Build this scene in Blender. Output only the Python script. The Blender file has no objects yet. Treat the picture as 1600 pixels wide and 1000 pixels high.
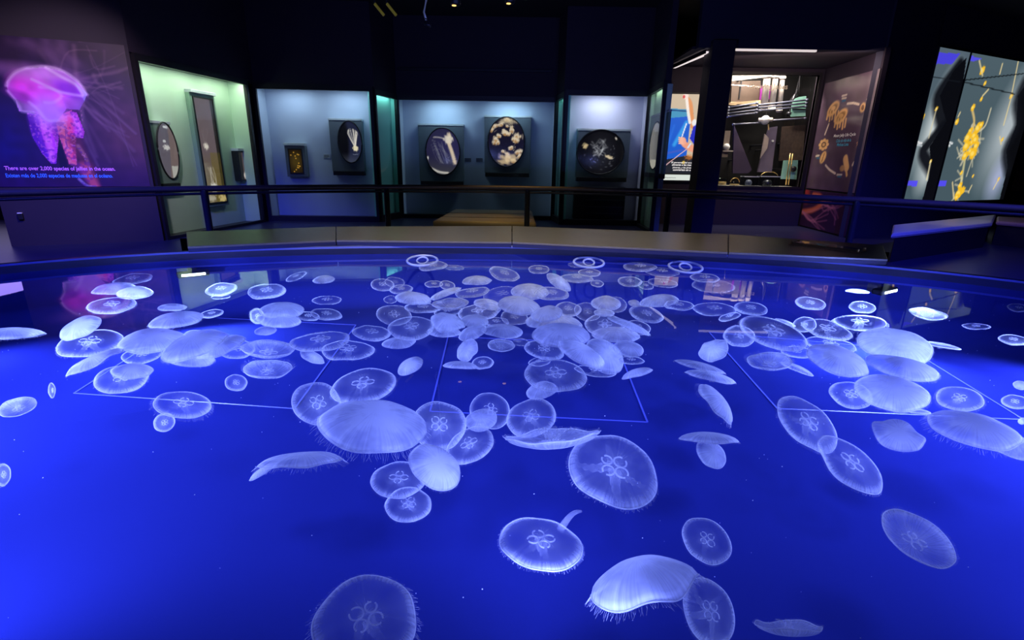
import bpy, math, random
import numpy as np
from mathutils import Vector, Matrix
SC = bpy.context.scene
COL = SC.collection
PI = math.pi
# ------------------------------------------------------------------ camera, exposure, world
FOC, PITCH, ROLL, EYE = 800.0, math.radians(17.35), math.radians(0.95), Vector((0, 0, 1.55))
cd = bpy.data.cameras.new('camera'); cam = bpy.data.objects.new('camera', cd); COL.objects.link(cam)
cd.sensor_width = 36; cd.lens = FOC / 1600 * 36; cd.clip_start = .02; cd.clip_end = 200
_f = Vector((0, math.cos(PITCH), -math.sin(PITCH))); _r0 = Vector((1, 0, 0)); _u0 = _r0.cross(_f)
_r = _r0 * math.cos(ROLL) + _u0 * math.sin(ROLL); _u = _u0 * math.cos(ROLL) - _r0 * math.sin(ROLL)
cam.matrix_world = Matrix(((_r.x, _u.x, -_f.x, EYE.x), (_r.y, _u.y, -_f.y, EYE.y), (_r.z, _u.z, -_f.z, EYE.z), (0, 0, 0, 1)))
SC.camera = cam
SC.view_settings.view_transform = 'Standard'; SC.view_settings.look = 'None'
SC.view_settings.exposure = 0.0; SC.view_settings.gamma = 1.0; SC.view_settings.use_curve_mapping = False
SC.cycles.transparent_max_bounces = 48
SC.cycles.max_bounces = 8
SC.cycles.sample_clamp_indirect = 4.0
W_ = bpy.data.worlds.new('dim_hall'); SC.world = W_; W_.use_nodes = True
W_.node_tree.nodes['Background'].inputs[0].default_value = (.10, .06, .25, 1)
W_.node_tree.nodes['Background'].inputs[1].default_value = 0.012

def ray(x, y):                         # direction through a point of the 1600 x 1000 frame
    return (_f * FOC + _r * (x - 800.0) - _u * (y - 500.0)) / FOC
def at_z(x, y, z):
    d = ray(x, y); return EYE + d * ((z - EYE.z) / d.z)
def at_y(x, y, Y):
    d = ray(x, y); return EYE + d * ((Y - EYE.y) / d.y)

# ------------------------------------------------------------------ lights
def aim(o, tgt):
    o.rotation_euler = (Vector(tgt) - o.location).to_track_quat('-Z', 'Y').to_euler()
def lamp(kind, name, loc, tgt, power, color, **k):
    l = bpy.data.lights.new(name, kind); l.energy = power; l.color = color
    for a, b in k.items(): setattr(l, a, b)
    o = bpy.data.objects.new(name, l); COL.objects.link(o); o.location = loc
    if tgt is not None: aim(o, tgt)
    return o
BLUE = (.22, .285, 1.0)
TANK_LIGHTS = [   # two floods on the far wall; unseen near and end ones added for brightness
    ('SPOT', (-2.40, 3.72, .64), (-1.5, 2.3, .58), 210, (.30, .42, 1), dict(spot_size=math.radians(165), spot_blend=1.0, shadow_soft_size=.06)),
    ('SPOT', (2.68, 3.54, .64), (1.7, 2.3, .58), 230, (.30, .42, 1), dict(spot_size=math.radians(165), spot_blend=1.0, shadow_soft_size=.06)),
    ('SPOT', (-3.0, 1.40, .66), (-1.6, 2.6, .50), 420, BLUE, dict(spot_size=math.radians(120), spot_blend=1.0, shadow_soft_size=.12)),
    ('SPOT', (3.1, 1.45, .66), (1.9, 2.6, .50), 380, BLUE, dict(spot_size=math.radians(120), spot_blend=1.0, shadow_soft_size=.12)),
    ('SPOT', (-3.72, 2.9, .62), (-2.0, 2.4, .50), 260, BLUE, dict(spot_size=math.radians(140), spot_blend=1.0, shadow_soft_size=.12)),
    ('SPOT', (3.72, 2.9, .62), (2.0, 2.4, .50), 220, BLUE, dict(spot_size=math.radians(140), spot_blend=1.0, shadow_soft_size=.12)),
    ('SPOT', (-1.7, .66, .66), (-1.3, 2.0, .50), 110, BLUE, dict(spot_size=math.radians(120), spot_blend=1.0, shadow_soft_size=.12)),
    ('SPOT', (1.9, .70, .66), (1.2, 2.2, .50), 40, BLUE, dict(spot_size=math.radians(120), spot_blend=1.0, shadow_soft_size=.12)),
    ('SPOT', (0.1, .46, .69), (0, 2.6, .62), 110, BLUE, dict(spot_size=math.radians(70), spot_blend=1.0, shadow_soft_size=.12)),
]
for k_, l_, t_, p_, c_, kw in TANK_LIGHTS: lamp(k_, 'tank_light', l_, t_, p_ * 1.6, c_, **kw)
lamp('SPOT', 'mural_light', (-4.6, 6.3, 4.6), (-7.6, 9.2, 2.0), 640, (1.0, .80, 1.0), spot_size=math.radians(50), spot_blend=.8, shadow_soft_size=.1)
lamp('SPOT', 'bench_light', (-.7, 10.9, 4.6), (-.7, 10.4, .4), 110, (1.0, .72, .25), spot_size=math.radians(34), spot_blend=.8, shadow_soft_size=.08)
lamp('SPOT', 'rail_light', (0.2, 8.9, 4.7), (.1, 9.5, 1.0), 90, (1.0, .62, .2), spot_size=math.radians(42), spot_blend=1, shadow_soft_size=.08)
lamp('SPOT', 'ledge_light', (0, 2.2, 4.7), (0, 5.0, .85), 720, (1.0, .92, .58), spot_size=math.radians(60), spot_blend=1, shadow_soft_size=.1)
lamp('SPOT', 'side_bench_light', (7.6, 8.6, 4.4), (8.8, 10.6, .5), 85, (.95, .9, 1.0), spot_size=math.radians(32), spot_blend=.9, shadow_soft_size=.08)
for sx, sp in ((-1, 560), (1, 540)): lamp('SPOT', 'jelly_fill_light', (sx * 1.9, .2, 4.7), (sx * 1.0, 2.5, .6), sp, (.24, .31, 1.0), spot_size=math.radians(56), spot_blend=.8, shadow_soft_size=.6)  # unseen overhead blue fill, added to brighten the jellyfish bells
for sx in (-1, 1): lamp('SPOT', 'blue_wash_light', (sx * 5.4, 3.0, 4.7), (sx * 6.6, 7.8, 0), 3600, (.05, .06, 1.0), spot_size=math.radians(62), spot_blend=1, shadow_soft_size=.1)  # unseen blue ceiling spots, added to tint the rail and side floor
lamp('AREA', 'passage_light', (-13.5, 13.0, 3.2), (-13.5, 13.0, 0), 90, (.35, .25, 1.0), size=3.0)
lamp('AREA', 'alcove_front_light', (5.9, 11.8, 3.70), (6.3, 13.0, 1.8), 38, (1.0, .78, .66), shape='RECTANGLE', size=2.6, size_y=.06)
lamp('AREA', 'alcove_side_light', (3.86, 12.7, 3.70), (4.4, 13.2, 1.5), 3, (1.0, .9, .85), shape='RECTANGLE', size=.06, size_y=1.6)

# ------------------------------------------------------------------ materials
MATS = {}
def srgb(r, g, b):
    f = lambda c: c / 12.92 if c <= .04045 else ((c + .055) / 1.055) ** 2.4
    return (f(r / 255), f(g / 255), f(b / 255))
def mat(name, col, rough=.6, metal=0.0, var=.12, scale=9.0, bump=0.0, emit=None, spec=.5, coat=0.0):
    if name in MATS: return MATS[name]
    m = bpy.data.materials.new(name); m.use_nodes = True; nt = m.node_tree; N = nt.nodes; L = nt.links
    b = N['Principled BSDF']; b.inputs['Roughness'].default_value = rough; b.inputs['Metallic'].default_value = metal
    b.inputs['Specular IOR Level'].default_value = spec; b.inputs['Coat Weight'].default_value = coat
    tc = N.new('ShaderNodeTexCoord'); nz = N.new('ShaderNodeTexNoise'); nz.inputs['Scale'].default_value = scale; nz.inputs['Detail'].default_value = 4
    L.new(tc.outputs['Object'], nz.inputs['Vector'])
    mx = N.new('ShaderNodeMix'); mx.data_type = 'RGBA'
    mx.inputs[6].default_value = (*[c * (1 - var) for c in col], 1); mx.inputs[7].default_value = (*[min(1, c * (1 + var)) for c in col], 1)
    L.new(nz.outputs['Fac'], mx.inputs[0]); L.new(mx.outputs[2], b.inputs['Base Color'])
    if bump:
        bp = N.new('ShaderNodeBump'); bp.inputs['Strength'].default_value = bump; bp.inputs['Distance'].default_value = .01
        L.new(nz.outputs['Fac'], bp.inputs['Height']); L.new(bp.outputs['Normal'], b.inputs['Normal'])
    if emit:
        b.inputs['Emission Color'].default_value = (*emit[:3], 1); b.inputs['Emission Strength'].default_value = emit[3]
    MATS[name] = m; return m
def glass_mat(name, tint, ior=1.45, rough=0.0):
    if name in MATS: return MATS[name]
    m = bpy.data.materials.new(name); m.use_nodes = True; nt = m.node_tree; N = nt.nodes; L = nt.links
    N.remove(N['Principled BSDF']); out = N['Material Output']
    fr = N.new('ShaderNodeFresnel'); fr.inputs['IOR'].default_value = ior
    tr = N.new('ShaderNodeBsdfTransparent'); tr.inputs[0].default_value = (*tint, 1)
    gl = N.new('ShaderNodeBsdfGlossy'); gl.inputs['Roughness'].default_value = rough
    ge = N.new('ShaderNodeNewGeometry'); iv = N.new('ShaderNodeMath'); iv.operation = 'SUBTRACT'; iv.inputs[0].default_value = 1.0; L.new(ge.outputs['Backfacing'], iv.inputs[1])
    fm = N.new('ShaderNodeMath'); fm.operation = 'MULTIPLY'; L.new(fr.outputs[0], fm.inputs[0]); L.new(iv.outputs[0], fm.inputs[1])      # the pane reflects at its outer face
    mx = N.new('ShaderNodeMixShader'); L.new(fm.outputs[0], mx.inputs[0]); L.new(tr.outputs[0], mx.inputs[1]); L.new(gl.outputs[0], mx.inputs[2])
    if name == 'pool_water':
        tc = N.new('ShaderNodeTexCoord'); nz = N.new('ShaderNodeTexNoise'); nz.inputs['Scale'].default_value = 1.6; nz.inputs['Detail'].default_value = 1
        bp = N.new('ShaderNodeBump'); bp.inputs['Strength'].default_value = .05; bp.inputs['Distance'].default_value = .02
        L.new(tc.outputs['Object'], nz.inputs['Vector']); L.new(nz.outputs['Fac'], bp.inputs['Height']); L.new(bp.outputs['Normal'], gl.inputs['Normal'])
    L.new(mx.outputs[0], out.inputs['Surface']); MATS[name] = m; return m
def print_mat(name, emission=0.0, rough=.5):       # a printed or backlit sheet: colours come from the print itself
    if name in MATS: return MATS[name]
    m = bpy.data.materials.new(name); m.use_nodes = True; nt = m.node_tree; N = nt.nodes; L = nt.links
    b = N['Principled BSDF']; at = N.new('ShaderNodeAttribute'); at.attribute_name = 'ink'
    b.inputs['Roughness'].default_value = rough
    if emission:
        b.inputs['Base Color'].default_value = (.01, .01, .01, 1)
        L.new(at.outputs['Color'], b.inputs['Emission Color']); b.inputs['Emission Strength'].default_value = emission
    else:
        L.new(at.outputs['Color'], b.inputs['Base Color'])
    MATS[name] = m; return m
def jelly_mat(name, col, stripes=True, lo=.60, hi=1.42):
    m = bpy.data.materials.new(name); m.use_nodes = True; nt = m.node_tree; N = nt.nodes; L = nt.links
    N.remove(N['Principled BSDF']); out = N['Material Output']
    at = N.new('ShaderNodeAttribute'); at.attribute_name = 'opac'
    tc = N.new('ShaderNodeTexCoord')
    ml = N.new('ShaderNodeVectorMath'); ml.operation = 'MULTIPLY'; ml.inputs[1].default_value = (1, 1, 0)
    nm = N.new('ShaderNodeVectorMath'); nm.operation = 'NORMALIZE'
    nz = N.new('ShaderNodeTexNoise'); nz.inputs['Scale'].default_value = 17.0 if stripes else 30; nz.inputs['Detail'].default_value = 3
    mp = N.new('ShaderNodeMapRange'); mp.inputs[1].default_value = .3; mp.inputs[2].default_value = .7
    mp.inputs[3].default_value = lo if stripes else .7; mp.inputs[4].default_value = hi if stripes else 1.3
    mu = N.new('ShaderNodeMath'); mu.operation = 'MULTIPLY'; mu.use_clamp = True
    L.new(tc.outputs['Object'], ml.inputs[0]); L.new(ml.outputs[0], nm.inputs[0]); L.new((nm if stripes else tc).outputs[0 if stripes else 3], nz.inputs['Vector'])
    # soft cloudiness on top of the radial canals
    n2 = N.new('ShaderNodeTexNoise'); n2.inputs['Scale'].default_value = 14.0; n2.inputs['Detail'].default_value = 2
    m2 = N.new('ShaderNodeMapRange'); m2.inputs[1].default_value = .3; m2.inputs[2].default_value = .7; m2.inputs[3].default_value = .65; m2.inputs[4].default_value = 1.35
    L.new(tc.outputs['Object'], n2.inputs['Vector']); L.new(n2.outputs['Fac'], m2.inputs[0])
    mu2 = N.new('ShaderNodeMath'); mu2.operation = 'MULTIPLY'
    L.new(nz.outputs['Fac'], mp.inputs[0]); L.new(mp.outputs[0], mu2.inputs[0]); L.new(m2.outputs[0], mu2.inputs[1])
    L.new(mu2.outputs[0], mu.inputs[0]); L.new(at.outputs['Fac'], mu.inputs[1])
    tr = N.new('ShaderNodeBsdfTransparent'); df = N.new('ShaderNodeBsdfDiffuse'); tl = N.new('ShaderNodeBsdfTranslucent')
    df.inputs[0].default_value = (*col, 1); tl.inputs[0].default_value = (*col, 1)
    mx = N.new('ShaderNodeMixShader'); mx.inputs[0].default_value = .5; L.new(df.outputs[0], mx.inputs[1]); L.new(tl.outputs[0], mx.inputs[2])
    mm = N.new('ShaderNodeMixShader'); L.new(mu.outputs[0], mm.inputs[0]); L.new(tr.outputs[0], mm.inputs[1]); L.new(mx.outputs[0], mm.inputs[2])
    L.new(mm.outputs[0], out.inputs['Surface']); MATS[name] = m; return m

M_FLOOR = mat('dark_floor', (.018, .018, .060), .35, var=.25, scale=3)
M_CEIL = mat('black_ceiling', (.006, .006, .008), .9)
M_WALL = mat('aubergine_paint', (.020, .011, .026), .75, var=.15, scale=2)
M_WALLB = mat('dark_blue_paint', (.020, .018, .045), .75, var=.15, scale=2)
M_FRAME = mat('black_frame', (.012, .010, .014), .45)
M_BLACK = mat('black_plastic', (.006, .006, .007), .5)
M_STEEL = mat('painted_steel', (.05, .05, .06), .3, .6)
M_POOL = mat('blue_pool_lining', (.021, .031, .225), 1.0, var=.06, scale=1.2, spec=0.0)
M_RIM = mat('rim_acrylic', (.20, .23, .70), .18, var=.05)
M_LEDGE = mat('brown_grey_laminate', (.16, .13, .10), .32, var=.18, scale=26, spec=.6)
M_LEDGEB = mat('ledge_edge_dark', (.015, .015, .08), .5)
M_WHITE = mat('white_paint', (.8, .8, .8), .5, var=.04)
M_WATER = glass_mat('pool_water', (.93, .96, 1.0), 1.49, .012)
M_GLASS = glass_mat('case_glass', (.96, .98, .98), 1.35)
M_BELL = jelly_mat('jelly_tissue', (.93, .95, 1.0))
M_BELLS = jelly_mat('milky_jelly_tissue', (.93, .95, 1.0), True, .74, 1.27)
M_ORGAN = jelly_mat('jelly_organ', (.95, .96, 1.0), stripes=False)
M_INK = print_mat('printed_sheet'); M_INKG = print_mat('printed_glossy_sheet', 0, .18)
M_BACKLIT = print_mat('backlit_sheet', 1.0)

# ------------------------------------------------------------------ mesh helpers
class MB:
    def __init__(s): s.v = []; s.f = []; s.a = []
    def add(s, vs, fs, op=None):
        o = len(s.v); s.v += [tuple(x) for x in vs]; s.f += [tuple(i + o for i in q) for q in fs]
        if op is not None: s.a += (list(op) if hasattr(op, '__len__') else [op] * len(vs))
        return s
    def box(s, x0, x1, y0, y1, z0, z1):
        return s.add([(x0, y0, z0), (x1, y0, z0), (x1, y1, z0), (x0, y1, z0), (x0, y0, z1), (x1, y0, z1), (x1, y1, z1), (x0, y1, z1)],
                     [(0, 3, 2, 1), (4, 5, 6, 7), (0, 1, 5, 4), (1, 2, 6, 5), (2, 3, 7, 6), (3, 0, 4, 7)])
    def quad(s, a, b, c, d): return s.add([a, b, c, d], [(0, 1, 2, 3)])
    def prism(s, poly, z0, z1):
        n = len(poly)
        return s.add([(x, y, z0) for x, y in poly] + [(x, y, z1) for x, y in poly],
                     [tuple(range(n - 1, -1, -1)), tuple(range(n, 2 * n))] + [(i, (i + 1) % n, n + (i + 1) % n, n + i) for i in range(n)])
    def tube(s, path, r, seg=8, closed=False, op=None, caps=True):
        P = [Vector(p) for p in path]; n = len(P); vs = []; fs = []
        R = r if hasattr(r, '__len__') else [r] * n
        up = Vector((0, 0, 1))
        for i in range(n):
            t = (P[(i + 1) % n] - P[i - 1]) if closed else (P[min(i + 1, n - 1)] - P[max(i - 1, 0)])
            t.normalize()
            a = t.cross(up)
            if a.length < .05: a = t.cross(Vector((1, 0, 0)))
            a.normalize(); b = a.cross(t)
            for k in range(seg):
                w = 2 * PI * k / seg; vs.append(P[i] + (a * math.cos(w) + b * math.sin(w)) * R[i])
        m = n if closed else n - 1
        for i in range(m):
            for k in range(seg):
                fs.append((i * seg + k, i * seg + (k + 1) % seg, ((i + 1) % n) * seg + (k + 1) % seg, ((i + 1) % n) * seg + k))
        if not closed and caps:
            fs.append(tuple(range(seg - 1, -1, -1))); fs.append(tuple((n - 1) * seg + k for k in range(seg)))
        if op is not None and hasattr(op, '__len__'): op = [x for x in op for _ in range(seg)]
        return s.add(vs, fs, op)
    def lathe(s, prof, seg=24, center=(0, 0, 0), axis='z'):
        vs = []; fs = []; n = len(prof)
        for k in range(seg):
            w = 2 * PI * k / seg
            for r, z in prof:
                p = (r * math.cos(w), r * math.sin(w), z)
                if axis == 'y': p = (p[0], p[2], p[1])
                vs.append((p[0] + center[0], p[1] + center[1], p[2] + center[2]))
        for k in range(seg):
            for i in range(n - 1):
                q = (k * n + i, ((k + 1) % seg) * n + i, ((k + 1) % seg) * n + i + 1, k * n + i + 1)
                fs.append(q)
        return s.add(vs, fs)
    def build(s, name, m, parent=None, smooth=False, bevel=0.0):
        me = bpy.data.meshes.new(name); me.from_pydata(s.v, [], s.f); me.update()
        if s.a and len(s.a) == len(s.v):
            at = me.attributes.new('opac', 'FLOAT', 'POINT'); at.data.foreach_set('value', s.a)
        me.materials.append(m)
        if smooth: me.polygons.foreach_set('use_smooth', [True] * len(me.polygons))
        o = bpy.data.objects.new(name, me); COL.objects.link(o)
        if parent: o.parent = parent
        if bevel:
            b = o.modifiers.new('bevel', 'BEVEL'); b.width = bevel; b.segments = 2; b.limit_method = 'ANGLE'
        return o
def tag(o, label=None, cat=None, group=None, kind=None):
    if label: o['label'] = label
    if cat: o['category'] = cat
    if group: o['group'] = group
    if kind: o['kind'] = kind
    return o
def root(name, label, cat, loc=(0, 0, 0), rz=0.0, group=None):
    o = bpy.data.objects.new(name, None); COL.objects.link(o); o.location = loc; o.rotation_euler = (0, 0, rz); o.empty_display_size = .1
    return tag(o, label, cat, group)
def struct(mb, name, m, **k): return tag(mb.build(name, m, **k), kind='structure')
def writing(name, body, m, parent, x, y, z, width, max_h=None, shear=0.0):   # lettering facing local -y, one mesh for each word
    def word(t):
        cu = bpy.data.curves.new(name, 'FONT'); cu.body = t; cu.size = 1; cu.extrude = 0; cu.shear = shear; cu.offset = .018
        ob = bpy.data.objects.new(name, cu); COL.objects.link(ob); bpy.context.view_layer.update()
        me = bpy.data.meshes.new_from_object(ob.evaluated_get(bpy.context.evaluated_depsgraph_get())); bpy.data.objects.remove(ob)
        v = np.zeros(len(me.vertices) * 3); me.vertices.foreach_get('co', v); return me, v.reshape(-1, 3)
    full = word(body)[1]; x0 = full[:, 0].min(); k = width / (full[:, 0].max() - x0); kz = k if max_h is None else max_h / (full[:, 1].max() - full[:, 1].min())
    ws = body.split(' '); right = 0.0
    for i, t in enumerate(ws):
        me, v = word(t); pre = ' '.join(ws[:i + 1]); end = word(pre)[1][:, 0].max(); off = end - v[:, 0].max()
        new = np.stack([(v[:, 0] + off - x0) * k + x, np.full(len(v), y), v[:, 1] * kz + z], 1)
        me.vertices.foreach_set('co', new.ravel()); me.update(); me.materials.clear(); me.materials.append(m); me.name = name
        o = bpy.data.objects.new(name, me); COL.objects.link(o); o.parent = parent

class Front:                                   # a wall line on the floor plan; local x runs along it, local y goes into the wall
    def __init__(s, p0, p1):
        s.p0 = Vector((*p0, 0)); s.p1 = Vector((*p1, 0)); s.t = (s.p1 - s.p0).normalized(); s.L = (s.p1 - s.p0).length
        s.d = Vector((-s.t.y, s.t.x, 0)); s.rz = math.atan2(s.t.y, s.t.x)
    def w(s, x, y, z): return s.p0 + s.t * x + s.d * y + Vector((0, 0, z))
    def at(s, px, py, depth=0.0):
        r = ray(px, py); o = s.p0 + s.d * depth; k = (o - EYE).dot(s.d) / r.dot(s.d); P = EYE + r * k
        return ((P - s.p0).dot(s.t), P.z)
    def root(s, name, label, cat, x, y, z, group=None): return root(name, label, cat, s.w(x, y, z), s.rz, group)
    def struct_box(s, name, x0, x1, y0, y1, z0, z1, m, **k):
        o = MB().box(x0, x1, y0, y1, z0, z1).build(name, m, **k); o.location = s.p0; o.rotation_euler = (0, 0, s.rz); return tag(o, kind='structure')

def vnoise(x, y, seed=0):                      # smooth value noise
    xi = np.floor(x).astype(int); yi = np.floor(y).astype(int); fx = x - xi; fy = y - yi
    fx = fx * fx * (3 - 2 * fx); fy = fy * fy * (3 - 2 * fy)
    h = lambda a, b: np.modf(np.abs(np.sin(a * 127.1 + b * 311.7 + seed * 74.7) * 43758.5453))[0]
    return (h(xi, yi) * (1 - fx) + h(xi + 1, yi) * fx) * (1 - fy) + (h(xi, yi + 1) * (1 - fx) + h(xi + 1, yi + 1) * fx) * fy
class Print:                                   # the picture printed on a sheet, evaluated at the sheet's vertices (metres on the sheet)
    def __init__(s, pts, base): s.p = np.asarray(pts, float); s.c = np.tile(np.array(base, float), (len(s.p), 1))
    def mix(s, a, col): a = np.clip(a, 0, 1)[:, None]; s.c = s.c * (1 - a) + np.array(col, float) * a; return s
    def blob(s, cx, cy, rx, ry, col, alpha=1.0, rot=0.0, soft=.3, wob=0.0, seed=0):
        d = s.p - (cx, cy); c, q = math.cos(rot), math.sin(rot); u = (d[:, 0] * c + d[:, 1] * q) / rx; v = (-d[:, 0] * q + d[:, 1] * c) / ry
        r = np.hypot(u, v)
        if wob: r = r + wob * (vnoise(u * 3 + 9, v * 3 + 9, seed) - .5) * 2
        return s.mix(alpha * np.clip((1 + soft / 2 - r) / max(soft, 1e-3), 0, 1), col)
    def stroke(s, pts, wd, col, alpha=1.0, soft=.5, wd2=None):
        pts = [np.array(q, float) for q in pts]
        if len(pts) > 2:                           # round the corners
            Q = [pts[0]] + pts + [pts[-1]]; out = []
            for i in range(1, len(Q) - 2):
                for t in np.linspace(0, 1, 5)[:-1]:
                    p0, p1, p2, p3 = Q[i - 1], Q[i], Q[i + 1], Q[i + 2]; out.append(.5 * (2 * p1 + (p2 - p0) * t + (2 * p0 - 5 * p1 + 4 * p2 - p3) * t * t + (3 * p1 - p0 - 3 * p2 + p3) * t ** 3))
            pts = out + [pts[-1]]
        best = np.full(len(s.p), 9.0); n = len(pts) - 1
        for i in range(n):
            a, b = pts[i], pts[i + 1]; ab = b - a; t = np.clip(((s.p - a) @ ab) / max(ab @ ab, 1e-9), 0, 1)
            d = np.linalg.norm(s.p - a - t[:, None] * ab, axis=1)
            w = wd if wd2 is None else wd + (wd2 - wd) * (i + t) / n
            best = np.minimum(best, d / (w / 2))
        return s.mix(alpha * np.clip((1 + soft / 2 - best) / soft, 0, 1), col)
    def poly(s, pts, col, alpha=1.0):
        x, y = s.p[:, 0], s.p[:, 1]; ins = np.zeros(len(x), bool); n = len(pts)
        for i in range(n):
            (x0, y0), (x1, y1) = pts[i], pts[(i + 1) % n]
            if y0 == y1: continue
            ins ^= ((y0 > y) != (y1 > y)) & (x < (x1 - x0) * (y - y0) / (y1 - y0) + x0)
        return s.mix(alpha * ins, col)
    def mottle(s, amt, scale, seed=0):
        s.c = np.clip(s.c * (1 + amt * 2 * (vnoise(s.p[:, 0] * scale, s.p[:, 1] * scale, seed) - .5))[:, None], 0, 255); return s
    def linear(s):
        c = np.clip(s.c, 0, 255) / 255; return np.where(c <= .04045, c / 12.92, ((c + .055) / 1.055) ** 2.4)
def sheet(name, m, parent, x0, x1, z0, z1, nx, nz, paint, y=0.0, base=(0, 0, 0), oval=False, thick=.0):
    if oval:
        cx, cz, rx, rz_ = (x0 + x1) / 2, (z0 + z1) / 2, (x1 - x0) / 2, (z1 - z0) / 2
        vs = [(cx, y, cz)]; fs = []
        for i in range(1, nz + 1):
            for k in range(nx):
                w = 2 * PI * k / nx; vs.append((cx + rx * i / nz * math.cos(w), y - .02 * (1 - (i / nz) ** 2), cz + rz_ * i / nz * math.sin(w)))
        for k in range(nx): fs.append((0, 1 + k, 1 + (k + 1) % nx))
        for i in range(nz - 1):
            for k in range(nx): fs.append((1 + i * nx + k, 1 + (i + 1) * nx + k, 1 + (i + 1) * nx + (k + 1) % nx, 1 + i * nx + (k + 1) % nx))
    else:
        vs = [(x0 + (x1 - x0) * i / nx, y, z0 + (z1 - z0) * j / nz) for j in range(nz + 1) for i in range(nx + 1)]
        fs = [(j * (nx + 1) + i, j * (nx + 1) + i + 1, (j + 1) * (nx + 1) + i + 1, (j + 1) * (nx + 1) + i) for j in range(nz) for i in range(nx)]
    P = Print([(a, c) for a, b, c in vs], base); paint(P); lin = P.linear()
    me = bpy.data.meshes.new(name); me.from_pydata(vs, [], fs); me.update()
    at = me.attributes.new('ink', 'FLOAT_COLOR', 'POINT'); at.data.foreach_set('color', np.concatenate([lin, np.ones((len(vs), 1))], 1).ravel())
    me.materials.append(m); o = bpy.data.objects.new(name, me); COL.objects.link(o)
    if parent: o.parent = parent
    return o
# ------------------------------------------------------------------ the hall
CEIL = 4.9
struct(MB().box(-20, 20, -3, 22, -.05, 0), 'floor', M_FLOOR)
struct(MB().box(-20, 20, -3, 22, CEIL, CEIL + .05), 'ceiling', M_CEIL)
struct(MB().box(-20, 20, 21.9, 22, 0, CEIL), 'wall_far', M_WALLB)
F_MUR = Front((-8.58, 8.72), (-6.65, 9.55)); F_GRN = Front((-6.55, 9.68), (-6.13, 12.68)); F_C = Front((-6.10, 12.95), (-3.40, 13.10))
F_D = Front((-3.35, 13.15), (-3.05, 14.2)); F_E = Front((-3.05, 14.2), (1.05, 14.2)); F_F = Front((1.05, 14.2), (1.17, 13.2))
F_G = Front((1.20, 13.2), (3.20, 13.2)); F_H = Front((3.14, 13.10), (3.09, 11.60)); F_Q = Front((3.98, 11.53), (7.45, 11.53))
F_LAB = Front((3.7, 13.8), (7.55, 13.8)); F_MOON = Front((7.57, 13.75), (7.44, 11.5)); F_R = Front((7.45, 11.5), (9.16, 12.47)); F_SCR = Front((9.16, 12.47), (14.6, 15.0))
F_MUR.struct_box('wall_left', -.02, 2.2, 0, .3, 0, CEIL, M_WALL)
struct(MB().box(-14.9, -14.7, 8, 21.9, 0, CEIL), 'wall_side', M_WALL)
for F, x0, x1, z0 in ((F_GRN, -.08, F_GRN.L + .3, 3.2), (F_C, -.08, F_C.L + .06, 3.14), (F_D, 0, F_D.L, 3.06), (F_E, -.05, F_E.L + .05, 3.08), (F_F, 0, F_F.L, 3.08), (F_G, -.05, F_G.L + .05, 3.14), (F_H, -.05, F_H.L + .02, 3.14)):
    F.struct_box('wall_header', x0, x1, .0, .12, z0, CEIL, M_WALL)
F_E.struct_box('trim_1', .1, 3.95, -.10, -.005, 3.66, 3.72, M_STEEL)
# alcove with the lab window
F_Q.struct_box('wall_alcove_header', -.3, 3.47, .02, .2, 3.78, CEIL, M_WALLB)
F_Q.struct_box('wall_pillar', -.06, .40, -.12, .35, 0, 3.90, M_WALL)
struct(MB().box(3.62, 7.7, 11.75, 13.95, 3.79, 3.84), 'ceiling_alcove', M_WALL)
struct(MB().prism([(3.58, 13.95), (3.62, 13.95), (3.42, 12.4), (3.38, 12.4)], 0, 3.84), 'wall_alcove_left', M_WALL)
F_MOON.struct_box('wall_alcove_right', -.1, F_MOON.L, 0.0, .1, 0, 3.84, M_WALL)
lx0, lz0 = F_LAB.at(1119, 290); lx1, lz1 = F_LAB.at(1278, 118); LX0 = lx0 + .04; LX1 = 3.74
for a in ((-.1, LX0, 0, CEIL - 1), (LX0, LX1, 0, lz0), (LX0, LX1, lz1, 3.84), (LX1, 3.86, 0, 3.84)):
    F_LAB.struct_box('wall_alcove_back', a[0], a[1], 0, .12, a[2], a[3], M_WALL)
F_R.struct_box('wall_right', 0.03, F_R.L, 0.0, .2, 0, CEIL, M_WALLB)
F_SCR.struct_box('wall_right', 0, F_SCR.L, 0.02, .3, 0, CEIL, M_WALLB)
# alcove light strips
M_LED = mat('warm_light_strip', (.9, .85, .8), .4, emit=(1.0, .86, .80, .75)); M_LEDW = mat('white_light_strip', (.9, .9, .9), .4, emit=(1.0, .88, .86, .9))
r_ = F_Q.root('light_strip', 'long thin light strip along the top front edge of the lab alcove', 'light strip', .42, .02, 3.74)
MB().box(0, 1.68, 0, .05, 0, .035).build('diffuser', M_LED, r_); MB().box(0, 1.68, .05, .07, -.005, .04).build('channel', M_STEEL, r_)
r_ = root('light_strip', 'short bright light strip on the ceiling above the poster of a person in blue', 'light strip', (3.78, 11.62, 3.70))
MB().prism([(.09, 0), (.22, 0), (.02, 1.85), (-.06, 1.85)], 0, .03).build('diffuser', M_LEDW, r_); MB().prism([(.06, 0), (.09, 0), (-.06, 1.85), (-.09, 1.85)], -.01, .06).build('channel', M_STEEL, r_)

def px(F, depth, pts, x0=0.0, z0=0.0):
    return [(F.at(a, b, depth)[0] - x0, F.at(a, b, depth)[1] - z0) for a, b in pts]
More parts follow.
